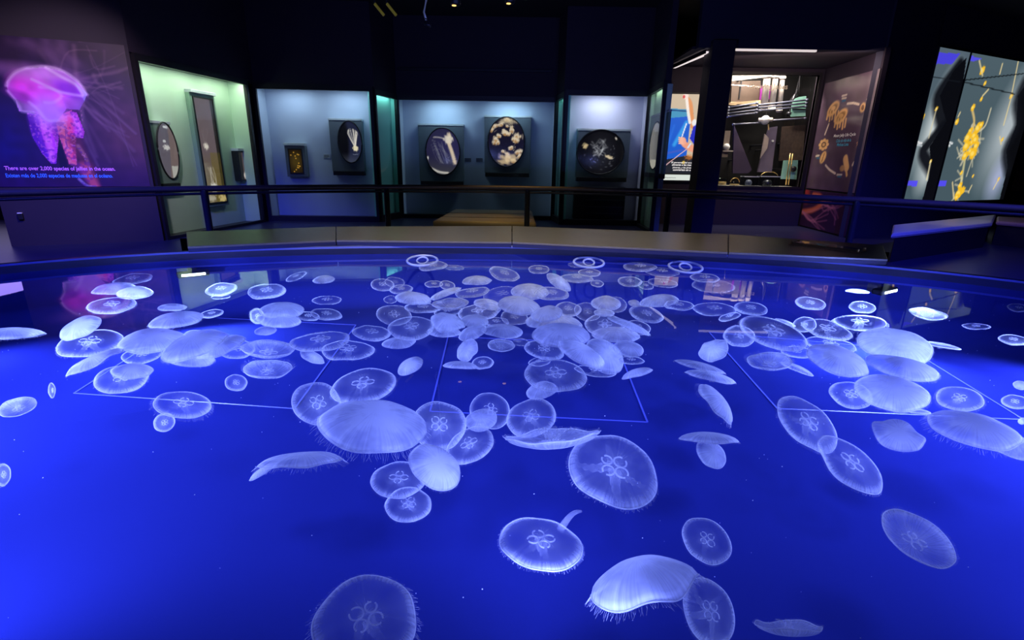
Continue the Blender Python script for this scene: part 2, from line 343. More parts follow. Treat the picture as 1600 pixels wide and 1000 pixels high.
# ------------------------------------------------------------------ mural on the left wall
MW, MZ0, MZ1 = 2.15, .99, 3.29
mur = F_MUR.root('wall_mural', 'large purple wall mural of a pink glowing jellyfish, left end of the hall', 'mural', 0.0, -.012, MZ0)
MB().box(0, MW, 0, .011, 0, MZ1 - MZ0).build('backing', M_BLACK, mur)
def paint_mural(P):
    g = lambda *p: px(F_MUR, -.012, p, 0, MZ0)
    x, z = P.p[:, 0], P.p[:, 1]
    P.mix(np.clip((x - 1.1) / 1.2, 0, 1) * .55, (62, 42, 52)); P.blob(*g((205, 215))[0], .5, .45, (120, 70, 60), .6, soft=2)
    P.blob(*g((5, 225))[0], .35, .7, (18, 18, 110), .8, soft=2); P.mix(np.clip((.55 - z) / .6, 0, 1) * .6, (50, 8, 70))
    rnd = random.Random(5)
    for k in range(26):
        a = g((rnd.uniform(60, 150), rnd.uniform(60, 150)))[0]; b = g((rnd.uniform(150, 230), rnd.uniform(70, 270)))[0]
        m = ((a[0] + b[0]) / 2 + rnd.uniform(-.15, .15), (a[1] + b[1]) / 2 + rnd.uniform(-.15, .15))
        P.stroke([a, m, b], rnd.uniform(.015, .06), (128, 96, 118), rnd.uniform(.15, .4), 1.5)
    for k in range(7):
        a = g((rnd.uniform(10, 110), 64))[0]; b = g((rnd.uniform(90, 160), rnd.uniform(95, 140)))[0]; P.stroke([a, ((a[0] + b[0]) / 2 - .05, (a[1] + b[1]) / 2 + .05), b], .12, (110, 75, 120), .25, 1.6)
    # hanging arms
    P.poly(g((42, 176), (58, 178), (80, 205), (90, 232), (88, 256), (80, 256), (66, 240), (50, 212)), (140, 44, 190), .9); P.poly(g((58, 180), (90, 184), (92, 215), (88, 250), (84, 256), (70, 225)), (214, 72, 200), .8)
    P.poly(g((86, 182), (112, 172), (122, 196), (118, 226), (120, 258), (108, 256), (98, 228), (92, 212)), (255, 92, 150), .9); P.poly(g((110, 174), (120, 176), (132, 206), (130, 216), (120, 216), (112, 205)), (206, 66, 196), .9)
    for path, w, c in (([(48, 184), (56, 214), (74, 242)], .10, (96, 24, 170)), ([(66, 186), (74, 216), (82, 250)], .10, (240, 120, 210)), ([(96, 184), (102, 216), (114, 254)], .14, (255, 130, 130)), ([(108, 184), (112, 220), (116, 250)], .10, (255, 70, 130)), ([(114, 180), (126, 206), (122, 214)], .05, (240, 120, 220)),
                       ([(118, 222), (128, 244), (140, 262), (150, 290)], .20, (110, 44, 62)), ([(122, 228), (136, 250), (140, 270)], .06, (170, 110, 110)), ([(130, 262), (142, 280), (152, 298)], .18, (226, 96, 110)), ([(124, 280), (136, 290), (150, 292)], .05, (170, 160, 190))):
        P.stroke(g(*path), w, c, .75, 1.0, w * .7)
    br = P.c.sum(1) > 250
    P.mix(((vnoise(x * 30, z * 30, 3) > .60) & br & (z < 1.25) & (np.abs(x - .95) < .42)) * .38, (70, 10, 130)); P.mix(((vnoise(x * 40, z * 40, 7) > .70) & br & (z < 1.25) & (z > .4) & (np.abs(x - .95) < .42)) * .4, (255, 160, 200))
    P.poly(g((92, 224), (98, 232), (106, 262), (94, 262), (90, 240)), (14, 6, 44), .95)
    # bell
    P.poly(g((10, 128), (20, 115), (40, 106), (72, 105), (100, 112), (125, 131), (136, 148), (130, 160), (124, 172), (104, 170), (98, 178), (88, 190), (76, 190), (62, 180), (50, 174), (30, 174), (24, 156), (12, 144)), (186, 104, 214), .92)
    P.poly(g((24, 154), (48, 160), (60, 174), (48, 176), (32, 174)), (128, 96, 140), .8); P.poly(g((96, 152), (126, 150), (132, 158), (124, 172), (104, 170)), (120, 84, 160), .8); P.poly(g((116, 128), (136, 146), (132, 158), (126, 148)), (150, 190, 206), .8)
    P.blob(*g((42, 135))[0], .22, .20, (255, 60, 226), .9, 0, .9); P.blob(*g((78, 148))[0], .30, .26, (250, 96, 240), .8, 0, 1.2); P.blob(*g((76, 176))[0], .22, .22, (226, 160, 242), .75, 0, .9); P.blob(*g((60, 115))[0], .5, .12, (226, 150, 238), .6, -.1, 1.2)
    P.blob(*g((108, 140))[0], .2, .1, (150, 40, 214), .8, -.5, .9); P.blob(*g((30, 150))[0], .18, .07, (150, 40, 160), .6, -.4, 1)
    for path, al in (([(10, 134), (14, 124), (26, 112), (45, 106), (72, 104), (100, 112), (122, 128), (136, 148)], .55), ([(72, 106), (96, 120), (118, 132), (130, 148)], .6), ([(50, 124), (72, 134), (96, 144), (128, 150)], .55), ([(62, 136), (84, 140), (96, 150), (84, 160), (70, 160)], .35), ([(12, 142), (22, 154), (30, 166), (34, 174), (52, 176)], .45), ([(46, 160), (60, 172), (74, 188), (90, 188)], .4)):
        P.stroke(g(*path), .045, (244, 206, 248), al, 1.3)
    P.mottle(.10, 9, 4)
sheet('printed_sheet', M_INK, mur, 0, MW, 0, MZ1 - MZ0, 250, 260, paint_mural, -.001, (38, 14, 58))
M_TXTP = mat('pink_lettering', (.95, .30, .95), .6, var=.02); M_TXTB = mat('blue_lettering', (.06, .30, .98), .6, var=.02)
a = F_MUR.at(8, 265); b = F_MUR.at(181, 268)
writing('english_caption', 'There are over 2,000 species of jellies in the ocean.', M_TXTP, mur, a[0], -.004, a[1] - MZ0 - .005, b[0] - a[0], .085)
a = F_MUR.at(10, 276); b = F_MUR.at(177, 278)
writing('spanish_caption', 'Existen más de 2,000 especies de medusas en el océano.', M_TXTB, mur, a[0], -.004, a[1] - MZ0 - .01, b[0] - a[0], .085)
a = F_MUR.at(33, 337)
r_ = F_MUR.root('wall_socket', 'small black box with a pale top fixed low under the purple mural', 'wall fitting', a[0], -.05, a[1] - .06)
MB().box(-.035, .035, 0, .048, 0, .10).build('cover', M_BLACK, r_, bevel=.006); MB().box(-.03, .03, .005, .045, .10, .112).build('lip', M_WHITE, r_)
r_ = root('wall_light', 'white lit panel in the passage past the left wall end', 'wall light', (-12.6, 12.2, .78))
MB().box(0, .8, 0, .05, 0, .5).build('diffuser', mat('panel_glow', (.9, .9, .9), .5, emit=(.9, .85, 1, .9)), r_); MB().box(-.02, .82, .05, .09, -.78, .52).build('housing', M_STEEL, r_)

# ------------------------------------------------------------------ display cases
def case(F, label, ztop, zbot, depth, wallm, lcol, power, x0=.05, x1=None, post=(.07, .07), lamps=None):
    x1 = (F.L - .05) if x1 is None else x1
    r = F.root('display_case', label, 'display case', 0, 0, 0)
    MB().box(x0 - .03, x1 + .03, depth, depth + .03, zbot - .05, ztop + .06).build('back_panel', wallm, r)
    for s, e in ((x0 - .05, x0 - .02), (x1 + .02, x1 + .05)): MB().box(s, e, .05, depth, zbot - .05, ztop + .06).build('side_panel', wallm, r)
    MB().box(x0 - .05, x1 + .05, .0, depth, zbot - .08, zbot - .04).build('sill', M_FRAME, r)
    MB().box(x0 - .05, x1 + .05, .05, depth, ztop + .06, ztop + .09).build('top_panel', M_FRAME, r)
    fr = MB().box(x0 - post[0], x0, -.03, .05, 0, ztop + .12).box(x1, x1 + post[1], -.03, .05, 0, ztop + .12).box(x0, x1, -.03, .05, ztop, ztop + .12).box(x0, x1, -.03, .05, 0, zbot)
    fr.build('frame', M_FRAME, r)
    MB().box(x0, x1, .0, .012, zbot, ztop).build('glass', M_GLASS, r)
    for lx in lamps or ((x0 + x1) / 2,):
        wd = .8 if lamps else (x1 - x0) * .8
        o = lamp('AREA', 'case_light', F.w(lx, depth * .16 if lamps else depth * .4, ztop + .055), None, power / len(lamps or (1,)), lcol, shape='RECTANGLE', size=wd, size_y=.07)
        o.rotation_euler = (Matrix.Rotation(F.rz, 3, 'Z') @ Matrix.Rotation(math.radians(4), 3, 'X')).to_euler()
    return r
M_CB = mat('blue_grey_case_wall', (.50, .58, .70), .6, var=.05, scale=3); M_CG = mat('pale_green_case_wall', (.58, .78, .58), .6, var=.06, scale=3)
M_CT = mat('teal_case_wall', (.30, .72, .66), .6, var=.05, scale=3); M_CL = mat('lilac_case_wall', (.60, .62, .76), .6, var=.05, scale=3)
GD, CD, ED, GDD = .45, .55, .55, .5
case(F_GRN, 'pale green glass display case standing next to the purple mural', 3.08, .06, GD, M_CG, (.86, 1.0, .80), 28, lamps=(.55, 1.5, 2.5))
case(F_C, 'wide blue display case with a small amber tank and one oval tank', 3.04, .13, CD, M_CB, (.62, .80, 1.0), 17, lamps=(.75, 2.05))
case(F_D, 'narrow teal glass return left of the two oval tanks', 2.98, .16, .16, M_CT, (.5, 1.0, .92), 3.2)
case(F_E, 'central blue display case holding two oval tanks side by side', 2.98, .10, ED, M_CB, (.55, .80, 1.0), 21, lamps=(1.15, 2.9))
case(F_F, 'narrow teal glass return right of the two oval tanks', 3.0, .16, .12, M_CT, (.5, 1.0, .85), 2.2)
case(F_G, 'lilac grey display case holding the round black tank', 3.04, .13, GDD, M_CL, (.80, .84, 1.0), 13, lamps=(.95,))
case(F_H, 'slim green display case with an oval tank beside the poster of a person in blue', 3.05, .08, .14, M_CG, (.80, 1.0, .86), 3.2)
M_HOUSE = mat('grey_tank_housing', (.13, .16, .18), .5, var=.08); M_HOUSEG = mat('green_tank_housing', (.22, .34, .25), .45, var=.08)
M_TRAY = mat('clear_tray', (.55, .6, .62), .25)
def viewing_tank(F, depth, box, oval, label, paint, base, group=None, prot=.2, hm=None, name='viewing_tank', seg=64, rings=26, legs=False, tray=True):
    d = depth - prot; (x0, z1), (x1, z0) = F.at(*box[:2], d), F.at(*box[2:], d)
    cx, cz = F.at(oval[0], oval[1], d); rx = (F.at(oval[0] + oval[2], oval[1], d)[0] - F.at(oval[0] - oval[2], oval[1], d)[0]) / 2; rz = (F.at(oval[0], oval[1] - oval[3], d)[1] - F.at(oval[0], oval[1] + oval[3], d)[1]) / 2
    r = F.root(name, label, 'jellyfish tank', cx, depth, cz, group); W = x1 - x0
    a, b, c, e = x0 - cx, x1 - cx, z0 - cz, z1 - cz
    hs = MB().box(a, b, -prot, 0, c, e).build('housing', hm or M_HOUSE, r, bevel=.01)
    ring = [(rx * 1.02 * math.cos(2 * PI * k / 48), -prot - .012, rz * 1.02 * math.sin(2 * PI * k / 48)) for k in range(48)]
    MB().tube(ring, .016, 8, True).build('bezel', M_BLACK, hs, True)
    sheet('oval_window', M_INKW, r, -rx, rx, -rz, rz, seg, rings, lambda P: paint(P, rx, rz), -prot - .012, base, True)
    if tray:
        MB().box(a - .01, b + .01, -prot - .01, 0, e, e + .05).build('top_tray', M_TRAY, r, bevel=.006)
        MB().box(a + .02, b - .02, -prot - .03, 0, c - .10, c).build('shelf', M_BLACK, r, bevel=.006)
    return r
M_INKW = print_mat('lit_tank_window', .75, .15)
rnd = random.Random(11)
def tank_e1(P, rx, rz):
    P.blob(.1, .3 * rz, rx, rz * .7, (52, 48, 100), .7, soft=1.4); P.mix(np.clip((-P.p[:, 1] / rz - .2), 0, 1) * .8, (84, 84, 84))
    for k in range(26):
        x = rnd.uniform(-.7, .3) * rx; P.stroke([(x, rnd.uniform(0, .6) * rz), (x + .25 * rx, rnd.uniform(-.3, .2) * rz), (x + .5 * rx, -.5 * rz)], .03 * rx, (150, 150, 160), .3, 1.2)
    P.stroke([(.4 * rx, .75 * rz), (.35 * rx, .45 * rz), (.5 * rx, .1 * rz), (.62 * rx, -.2 * rz), (.72 * rx, -.48 * rz)], .2 * rx, (252, 226, 190), .9, .6); P.blob(.35 * rx, .52 * rz, .26 * rx, .2 * rz, (250, 235, 215), .9, .4, .5, .3)
    P.stroke([(-.5 * rx, .62 * rz), (-.1 * rx, .6 * rz), (.3 * rx, .5 * rz)], .08 * rx, (235, 225, 210), .6, 1); P.stroke([(-.7 * rx, -.75 * rz), (-.2 * rx, -.9 * rz), (.3 * rx, -.93 * rz)], .12 * rx, (250, 240, 225), .8, .8)
    P.blob(-.92 * rx, -.3 * rz, .08 * rx, .07 * rz, (245, 240, 230), .9)
def tank_e2(P, rx, rz):
    r2 = random.Random(4)
    for k in range(34):
        w = r2.uniform(0, 2 * PI); q = math.sqrt(r2.uniform(.05, .95)); cx, cz = q * rx * math.cos(w), q * rz * math.sin(w); s = r2.uniform(.08, .16) * rx
        P.blob(cx, cz, s * 1.1, s * .8, (250, 228, 196), .95, r2.uniform(-1, 1), .4, .25, k); P.blob(cx, cz - s * .5, s * .6, s * .45, (176, 120, 60), .7, 0, .6)
        if k % 3 == 0: P.stroke([(cx + s * 1.4, cz + s), (cx + s * 1.9, cz), (cx + s * 1.2, cz - s)], .03 * rx, (230, 210, 180), .7, 1)
    P.blob(.1 * rx, -.72 * rz, .5 * rx, .22 * rz, (246, 214, 160), .8, 0, .6, .5, 3); P.blob(.1 * rx, .85 * rz, .5 * rx, .12 * rz, (246, 224, 180), .7, 0, .6, .5, 5)
def tank_c(P, rx, rz):
    P.blob(-.6 * rx, 0, .5 * rx, 1.2 * rz, (8, 8, 14), .95, 0, .5); P.mix(np.clip(-P.p[:, 1] / rz - .5, 0, .4) * 1.2, (90, 95, 110))
    r2 = random.Random(8)
    for k in range(24):
        a = r2.uniform(.4, 2.2); P.stroke([(.45 * rx, -.3 * rz), (.2 * rx + .5 * rx * math.cos(a), .2 * rz + .2 * rz * math.sin(a)), (.4 * rx + .45 * rx * math.cos(a * 1.4), .45 * rz * math.sin(a) + .2 * rz)], .045 * rx, (250, 240, 225), .65, 1)
    P.blob(.45 * rx, -.32 * rz, .22 * rx, .14 * rz, (255, 240, 200), 1, .3, .5, .3); P.stroke([(.2 * rx, -.6 * rz), (.6 * rx, -.6 * rz)], .05 * rx, (190, 200, 220), .5, 1)
def tank_g(P, rx, rz):
    r2 = random.Random(3); P.blob(.05 * rx, -.1 * rz, .55 * rx, .8 * rz, (40, 40, 48), .8, 0, 1)
    for k in range(22): P.stroke([(r2.uniform(-.5, .2) * rx, r2.uniform(-.2, .5) * rz), (r2.uniform(-.4, .3) * rx, r2.uniform(-.1, .6) * rz)], .05 * rx, (205, 205, 210), .35, 1.2)
    P.blob(-.68 * rx, .28 * rz, .1 * rx, .13 * rz, (245, 215, 160), .9, .4, .5, .4); P.blob(.38 * rx, -.22 * rz, .18 * rx, .07 * rz, (250, 225, 185), .95, -.3, .5, .3); P.blob(.66 * rx, .62 * rz, .05 * rx, .05 * rz, (240, 225, 210), .9)
    for k in range(60): P.blob(r2.uniform(-.7, .7) * rx, r2.uniform(-.8, .3) * rz, .02 * rx, .02 * rx, (120, 120, 130), .6)
def tank_grn(P, rx, rz):
    P.mix((P.p[:, 0] > .1 * rx + .12 * P.p[:, 1]) * .85, (128, 108, 104)); P.mix((P.p[:, 1] < -.55 * rz) * (P.p[:, 0] > 0) * .8, (206, 206, 196))
    P.blob(.1 * rx, .86 * rz, .25 * rx, .05 * rz, (240, 240, 240), .9); P.blob(-.2 * rx, .12 * rz, .3 * rx, .1 * rz, (230, 225, 220), .9, 0, .6, .4); P.blob(-.3 * rx, .35 * rz, .14 * rx, .05 * rz, (225, 225, 225), .9)
def tank_h(P, rx, rz):
    P.mix(np.clip((P.p[:, 0] / rx + .3), 0, 1) * .7, (96, 92, 92)); P.mix((P.p[:, 1] < -.6 * rz) * .8, (222, 214, 196))
GO = 'oval tanks in the wall cases'
viewing_tank(F_E, ED, (653, 196, 725, 284), (692, 237, 26, 36), 'oval tank with pale wispy jellies, lower one in the central case', tank_e1, (38, 36, 62), GO)
viewing_tank(F_E, ED, (757, 183, 828, 271), (791, 222, 28, 38), 'oval tank crowded with small cream jellies in the central case', tank_e2, (22, 18, 40), GO)
viewing_tank(F_C, CD, (513, 188, 570, 268), (547, 222, 18, 32), 'oval tank with white squiggly tentacles in the left blue case', tank_c, (34, 38, 66), GO)
viewing_tank(F_G, GDD, (903, 204, 980, 278), (938, 238, 36, 34), 'round black tank with a few drifting specks in the lilac case', tank_g, (10, 9, 14), GO)
viewing_tank(F_GRN, GD, (234, 192, 281, 286), (262, 236, 15, 43), 'oval tank with a grey half and a white lower tip in the green case', tank_grn, (104, 96, 108), GO, hm=M_HOUSEG, prot=.12)
viewing_tank(F_H, .14, (1014, 186, 1036, 272), (1024, 228, 8, 36), 'thin oval tank seen edge on in the slim green case', tank_h, (150, 146, 140), GO, hm=M_HOUSEG, prot=.05)
# cabinet under the round black tank
(x0, z1), (x1, z0) = F_G.at(898, 292, .25), F_G.at(974, 342, .25)
r_ = F_G.root('tank_stand', 'dark shelved stand under the round black tank', 'stand', x0, .18, .13)
MB().box(0, x1 - x0, .05, .28, 0, z1 - .13).build('cabinet_body', M_BLACK, r_, bevel=.01)
for k in range(3): MB().box(.3, x1 - x0 - .04, .0, .05, .12 + k * .17, .15 + k * .17).build('shelf', M_STEEL, r_)
# tall panel tank and small tank in the green case, small amber tank in the blue case
def flat_tank(F, depth, quad, label, paint, base, prot, name, hm, frame=.05, m=None):
    d = depth - prot; (x0, z1) = F.at(quad[0], quad[1], d); (x1, z0) = F.at(quad[2], quad[3], d)
    r = F.root(name, label, 'jellyfish tank', x0, depth, z0); w, h = x1 - x0, z1 - z0
    MB().box(-frame, w + frame, -prot, 0, -frame, h + frame).build('housing', hm, r, bevel=.01)
    MB().box(-frame, w + frame, -prot - .05, 0, h + frame, h + frame + .06).build('top_tray', M_TRAY, r, bevel=.006)
    sheet('window_pane', m or M_INKW, r, 0, w, 0, h, 30, 70, lambda P: paint(P, w, h), -prot - .003, base)
    MB().box(-.02, w + .02, -prot - .02, -prot, -.03, 0).box(-.02, w + .02, -prot - .02, -prot, h, h + .03).box(-.02, 0, -prot - .02, -prot, 0, h).box(w, w + .02, -prot - .02, -prot, 0, h).build('bezel', M_BLACK, r)
    return r
def tall(P, w, h):
    x, z = P.p[:, 0] / w, P.p[:, 1] / h
    P.mix(np.clip((.5 - z) * 2, 0, .8), (112, 96, 44)); P.mix((x > .84) * .8, (24, 22, 16)); P.mix(((z < .5) & (x > .45)) * .35, (120, 104, 20)); P.mix(np.clip(.5 - x, 0, .5) * (z < .4), (150, 145, 135))
    P.blob(.3 * w, .55 * h, .12 * w, .03 * h, (240, 230, 215), .95, 0, .6, .4); r2 = random.Random(2)
    for k in range(10): P.stroke([(r2.uniform(.2, .5) * w, .35 * h), (r2.uniform(.2, .6) * w, .22 * h), (r2.uniform(.3, .7) * w, .12 * h)], .04 * w, (190, 180, 160), .5, 1.2)
    P.blob(.4 * w, .14 * h, .18 * w, .05 * h, (245, 240, 230), .95, .4, .6, .4); P.blob(.8 * w, .03 * h, .2 * w, .04 * h, (225, 200, 130), .9, 0, .6, .4); P.blob(.2 * w, .04 * h, .2 * w, .03 * h, (215, 205, 185), .7, 0, .6, .4)
flat_tank(F_GRN, GD, (301, 152, 354, 314), 'tall upright rectangular tank with brown water in the green case', tall, (112, 96, 100), .10, 'panel_tank', M_HOUSEG, .09)
def small_black(P, w, h):
    P.mix(((P.p[:, 0] > .38 * w) & (P.p[:, 0] < .74 * w)) * .9, (92, 74, 72)); P.blob(.56 * w, .15 * h, .18 * w, .12 * h, (240, 230, 220), .9, 0, .6); P.stroke([(.18 * w, h), (.2 * w, 0)], .06 * w, (80, 70, 66), .6, 1)
flat_tank(F_GRN, GD, (371, 238, 390, 280), 'small black tank at the back right corner of the green case', small_black, (14, 10, 10), .14, 'cube_tank', M_BLACK, .03)
def amber(P, w, h):
    P.blob(.5 * w, .5 * h, .5 * w, .4 * h, (84, 66, 22), .8, 0, 1.2); r2 = random.Random(6)
    for k in range(14): P.blob(r2.uniform(.05, .95) * w, r2.uniform(.05, .95) * h, .05 * w, .03 * h, (232, 170, 60), .8, r2.uniform(-1, 1), .6)
flat_tank(F_C, CD, (451, 234, 474, 270), 'small amber tank with gold specks in the left blue case', amber, (28, 18, 8), .16, 'cube_tank', M_HOUSE, .10)
for F, d, a, lab in ((F_C, CD, (511, 244), 'pale caption plate left of the squiggly tentacle oval tank'), (F_E, ED, (731, 250), 'caption plate right of the wispy jelly oval tank'), (F_E, ED, (749, 250), 'caption plate left of the cream jelly oval tank')):
    s, z = F.at(*a, d); r_ = F.root('caption_plate', lab, 'caption plate', s, d, z, None)
    MB().box(-.09, .09, -.012, 0, -.05, .05).build('plate', M_TRAY if F is F_C else M_HOUSE, r_, bevel=.004)
    MB().box(-.07, .05, -.0135, -.012, .015, .025).box(-.07, .06, -.0135, -.012, -.01, 0).box(-.07, .02, -.0135, -.012, -.035, -.025).build('text_lines', M_STEEL, r_)

# ------------------------------------------------------------------ poster, lab window, life cycle panel
(x0, z1), (x1, z0) = F_LAB.at(1046, 147), F_LAB.at(1087, 282)
pos = F_LAB.root('backlit_poster', 'backlit poster of a person in blue holding a long white net', 'poster', x0, -.04, z0); PW, PH = x1 - x0 + .05, z1 - z0
MB().box(-.05, PW + .05, 0, .04, -.05, PH + .05).build('lightbox', M_BLACK, pos, bevel=.01)
def paint_poster(P):
    q = lambda *p: [((a - 1037 - (282 - b) * .075) / 43.5 * PW, (282 - b) / 135 * PH) for a, b in p]
    P.poly(q((1037, 235), (1075, 175), (1030, 170), (1030, 240)), (60, 120, 190)); P.poly(q((1030, 250), (1030, 172), (1072, 174), (1066, 250)), (24, 92, 205)); P.poly(q((1030, 186), (1030, 168), (1072, 170), (1072, 180)), (70, 150, 190))
    P.stroke(q((1040, 171), (1071, 173)), .03, (15, 60, 120), .9); P.stroke(q((1052, 225), (1066, 190)), .09, (60, 170, 240), .8, 1.2); P.stroke(q((1044, 228), (1052, 195)), .05, (40, 110, 220), .7, 1.2)
    P.poly(q((1030, 285), (1030, 252), (1066, 242), (1090, 252), (1090, 285)), (30, 34, 44)); P.stroke(q((1040, 240), (1064, 232)), .05, (70, 90, 190), .8, 1); P.stroke(q((1042, 258), (1068, 230)), .022, (240, 190, 190), .9)
    P.blob(*q((1069, 245))[0], .1, .06, (190, 110, 50), .8, 0, .8, .5); P.blob(*q((1063, 253))[0], .04, .04, (225, 190, 60), .9)
    P.stroke(q((1064, 150), (1070, 160), (1072, 180), (1073, 196)), .10, (226, 150, 96), 1, .3); P.stroke(q((1066, 152), (1068, 175), (1070, 190)), .07, (250, 240, 232), .95, .4); P.blob(*q((1065, 150))[0], .07, .07, (250, 225, 215), 1, 0, .4); P.blob(*q((1063, 151))[0], .03, .04, (214, 60, 60), .9)
    P.poly(q((1074, 196), (1080, 184), (1092, 186), (1092, 238), (1076, 226), (1070, 215)), (28, 40, 190)); P.stroke(q((1079, 190), (1082, 178)), .05, (30, 40, 90), .9); P.stroke(q((1086, 200), (1078, 222)), .03, (70, 90, 235), .8, 1); P.blob(*q((1075, 190))[0], .06, .08, (240, 240, 240), .95, 0, .4)
    P.stroke(q((1066, 192), (1062, 208), (1059, 220)), .03, (240, 240, 250), .95)
    P.stroke(q((1064, 224), (1072, 230), (1088, 238)), .14, (238, 158, 128), 1, .3, .17); P.blob(*q((1062, 219))[0], .085, .10, (243, 170, 145), 1, .4, .3)
    for k in range(4): P.stroke(q((1062, 215 + 2.6 * k), (1057.5, 213.5 + 3 * k)), .03, (248, 185, 160), 1, .4)
    P.stroke(q((1068, 229), (1071, 223)), .04, (210, 225, 240), 1, .4); P.mix((P.p[:, 1] < .065 * PH) * 1.0, (216, 224, 216)); P.mix(((P.p[:, 1] > .065 * PH) & (P.p[:, 1] < .085 * PH)), (20, 20, 20))
sheet('poster_sheet', M_BACKLIT, pos, 0, PW, 0, PH, 60, 170, paint_poster, -.002, (206, 186, 160))
M_TXTW = mat('white_lettering', (.9, .88, .84), .6, var=.02); M_TXTG = mat('grey_lettering', (.35, .36, .36), .6, var=.02); M_TXTC = mat('cyan_lettering', (.06, .40, .60), .6, var=.02)
M_TXTL = mat('backlit_lettering', (.9, .9, .9), .6, var=.02, emit=(1, .97, .95, .8))
for k, t in enumerate(('El personal del acuario', 'alimenta a las medusas', 'jóvenes, y las jóvenes se', 'convierten en adultas')):
    writing('caption_line', t, M_TXTL, pos, .22 * PW + .02 * k, -.006, PH * (.205 - .03 * k), .66 * PW, .052, shear=.15)
writing('credit_line', 'Aquarium', M_TXTG, pos, .08 * PW, -.006, PH * .025, .3 * PW, .035)
lab = F_LAB.root('window_1', 'black framed lab window lettered Growing Jellies', 'window', 0, 0, 0); lab['kind'] = 'structure'
LZ0, LZ1 = lz0, lz1
MB().box(LX0 - .06, LX0, -.02, .1, LZ0 - .06, LZ1 + .06).box(LX1, LX1 + .06, -.02, .1, LZ0 - .06, LZ1 + .06).box(LX0, LX1, -.02, .1, LZ1, LZ1 + .06).box(LX0, LX1, -.02, .1, LZ0 - .06, LZ0).build('frame', M_FRAME, lab)
MB().box(LX0, LX1, .05, .06, LZ0, LZ1).build('pane', M_GLASS, lab)
a = F_LAB.at(1172, 136); b = F_LAB.at(1232, 137); writing('window_lettering', 'Growing Jellies', mat('gold_lettering', (.8, .7, .5), .5, var=.02), lab, a[0], .044, a[1] - .03, b[0] - a[0], .17)
# lab room behind the window
LD = 1.7
for a in ((LX0 - .5, LX1 + .5, LD, LD + .05, 0, 4.4), (LX0 - .5, LX0 - .45, .12, LD, 0, 4.4), (LX1 + .45, LX1 + .5, .12, LD, 0, 4.4), (LX0 - .5, LX1 + .5, .12, LD, 4.35, 4.4)):
    F_LAB.struct_box('wall_lab', *a[:4], a[4], a[5], M_BLACK)
lamp('AREA', 'lab_light', F_LAB.w((LX0 + LX1) / 2, .30, LZ1 + .4), F_LAB.w((LX0 + LX1) / 2, .7, 1.2), 150, (1.0, .86, .72), shape='RECTANGLE', size=1.6, size_y=.25)
lamp('SPOT', 'worktop_fill_light', F_LAB.w((LX0 + LX1) / 2, .16, LZ1 + .25), F_LAB.w((LX0 + LX1) / 2, .30, LZ0), 260, (1.0, .80, .55), spot_size=math.radians(50), spot_blend=.6, shadow_soft_size=.04)  # added spot hidden above the window frame to brighten the vessels
lamp('POINT', 'lab_blue_light', F_LAB.w(*[(F_LAB.at(1134, 195, .5)[0]), .5, F_LAB.at(1134, 195, .5)[1]]), None, 3, (.15, .2, 1.0), shadow_soft_size=.04)
M_PVC = mat('cream_pipe', (.72, .66, .60), .4, var=.06); M_DKPIPE = mat('slate_pipe', (.12, .13, .20), .4); M_WOOD = mat('pale_timber', (.55, .40, .24), .6, var=.2); M_MINT = mat('mint_panel', (.30, .62, .52), .5)
M_CLEAR = glass_mat('clear_plastic', (.80, .84, .86), 1.45); M_BRASS = mat('brass', (.6, .42, .15), .3, .8); M_BRN = mat('mottled_brown_board', (.07, .045, .035), .8, var=.6, scale=14); M_MAG = mat('magenta_board', (.30, .02, .30), .6); M_AMB = mat('amber_liquid', (.55, .36, .12), .3)
cx8 = lambda x, y: (1100 + x * .23, 80 + y * .23)          # a point of the window read off the photograph
def lp(x, y, d):
    s, z = F_LAB.at(*cx8(x, y), d); return Vector((s, d, z))
def lab_root(name, label, cat, p, group=None): return F_LAB.root(name, label, cat, p.x, p.y, p.z, group)
def pipe(name, label, cat, pts, r, m, d, group=None, collars=(), ):
    P = [lp(a, b, d) for a, b in pts]; o = P[-1].copy(); rt = lab_root(name, label, cat, o, group)
    if name in ('vertical_pipe', 'bent_pipe'): P[0] = P[0] + (P[0] - P[1]).normalized() * ((4.34 - P[0].z) / (P[0] - P[1]).normalized().z)
    MB().tube([p - o for p in P], r, 12).build('pipe', m, rt, True)
    for k in collars:
        c = P[0].lerp(P[-1], k) - o; t = (P[-1] - P[0]).normalized() * .03; MB().tube([c - t, c + t], r * 1.35, 12).build('collar', m, rt, True)
    return rt
GP = 'cream pipes in the lab window'
for k, (a, b, d, l) in enumerate((((432, 150), (405, 402), .55, 'leftmost of the three cream vertical pipes in the lab window'), ((488, 150), (458, 400), .6, 'middle one of the three cream vertical pipes in the lab window'), ((536, 150), (510, 415), .66, 'rightmost of the three cream vertical pipes in the lab window'))):
    pipe('vertical_pipe', l, 'pipe', (a, b), (.085, .072, .06)[k], M_PVC, d, GP, (.45, .97))
for k, (a, b) in enumerate((((158, 384), (365, 352)), ((156, 404), (364, 374)), ((154, 424), (362, 398)), ((154, 442), (360, 418)), ((366, 366), (708, 330)), ((366, 384), (704, 352)), ((366, 404), (700, 374)))):
    pipe('horizontal_pipe', 'dark slate pipe, %s of the %s set across the lab window' % (('top', 'second', 'third', 'bottom', 'top', 'middle', 'bottom')[k], 'left' if k < 4 else 'right'), 'pipe', (a, b), .022, M_DKPIPE, .42, 'slate pipes in the lab window', (.03, .97))
pipe('rod', 'thin dark rod left of the white valve in the lab window', 'rod', ((198, 497), (392, 486)), .018, M_DKPIPE, .40, None, (.02,)); pipe('rod', 'thin dark rod right of the white valve in the lab window', 'rod', ((450, 470), (690, 456)), .018, M_DKPIPE, .40, None, (.98,))
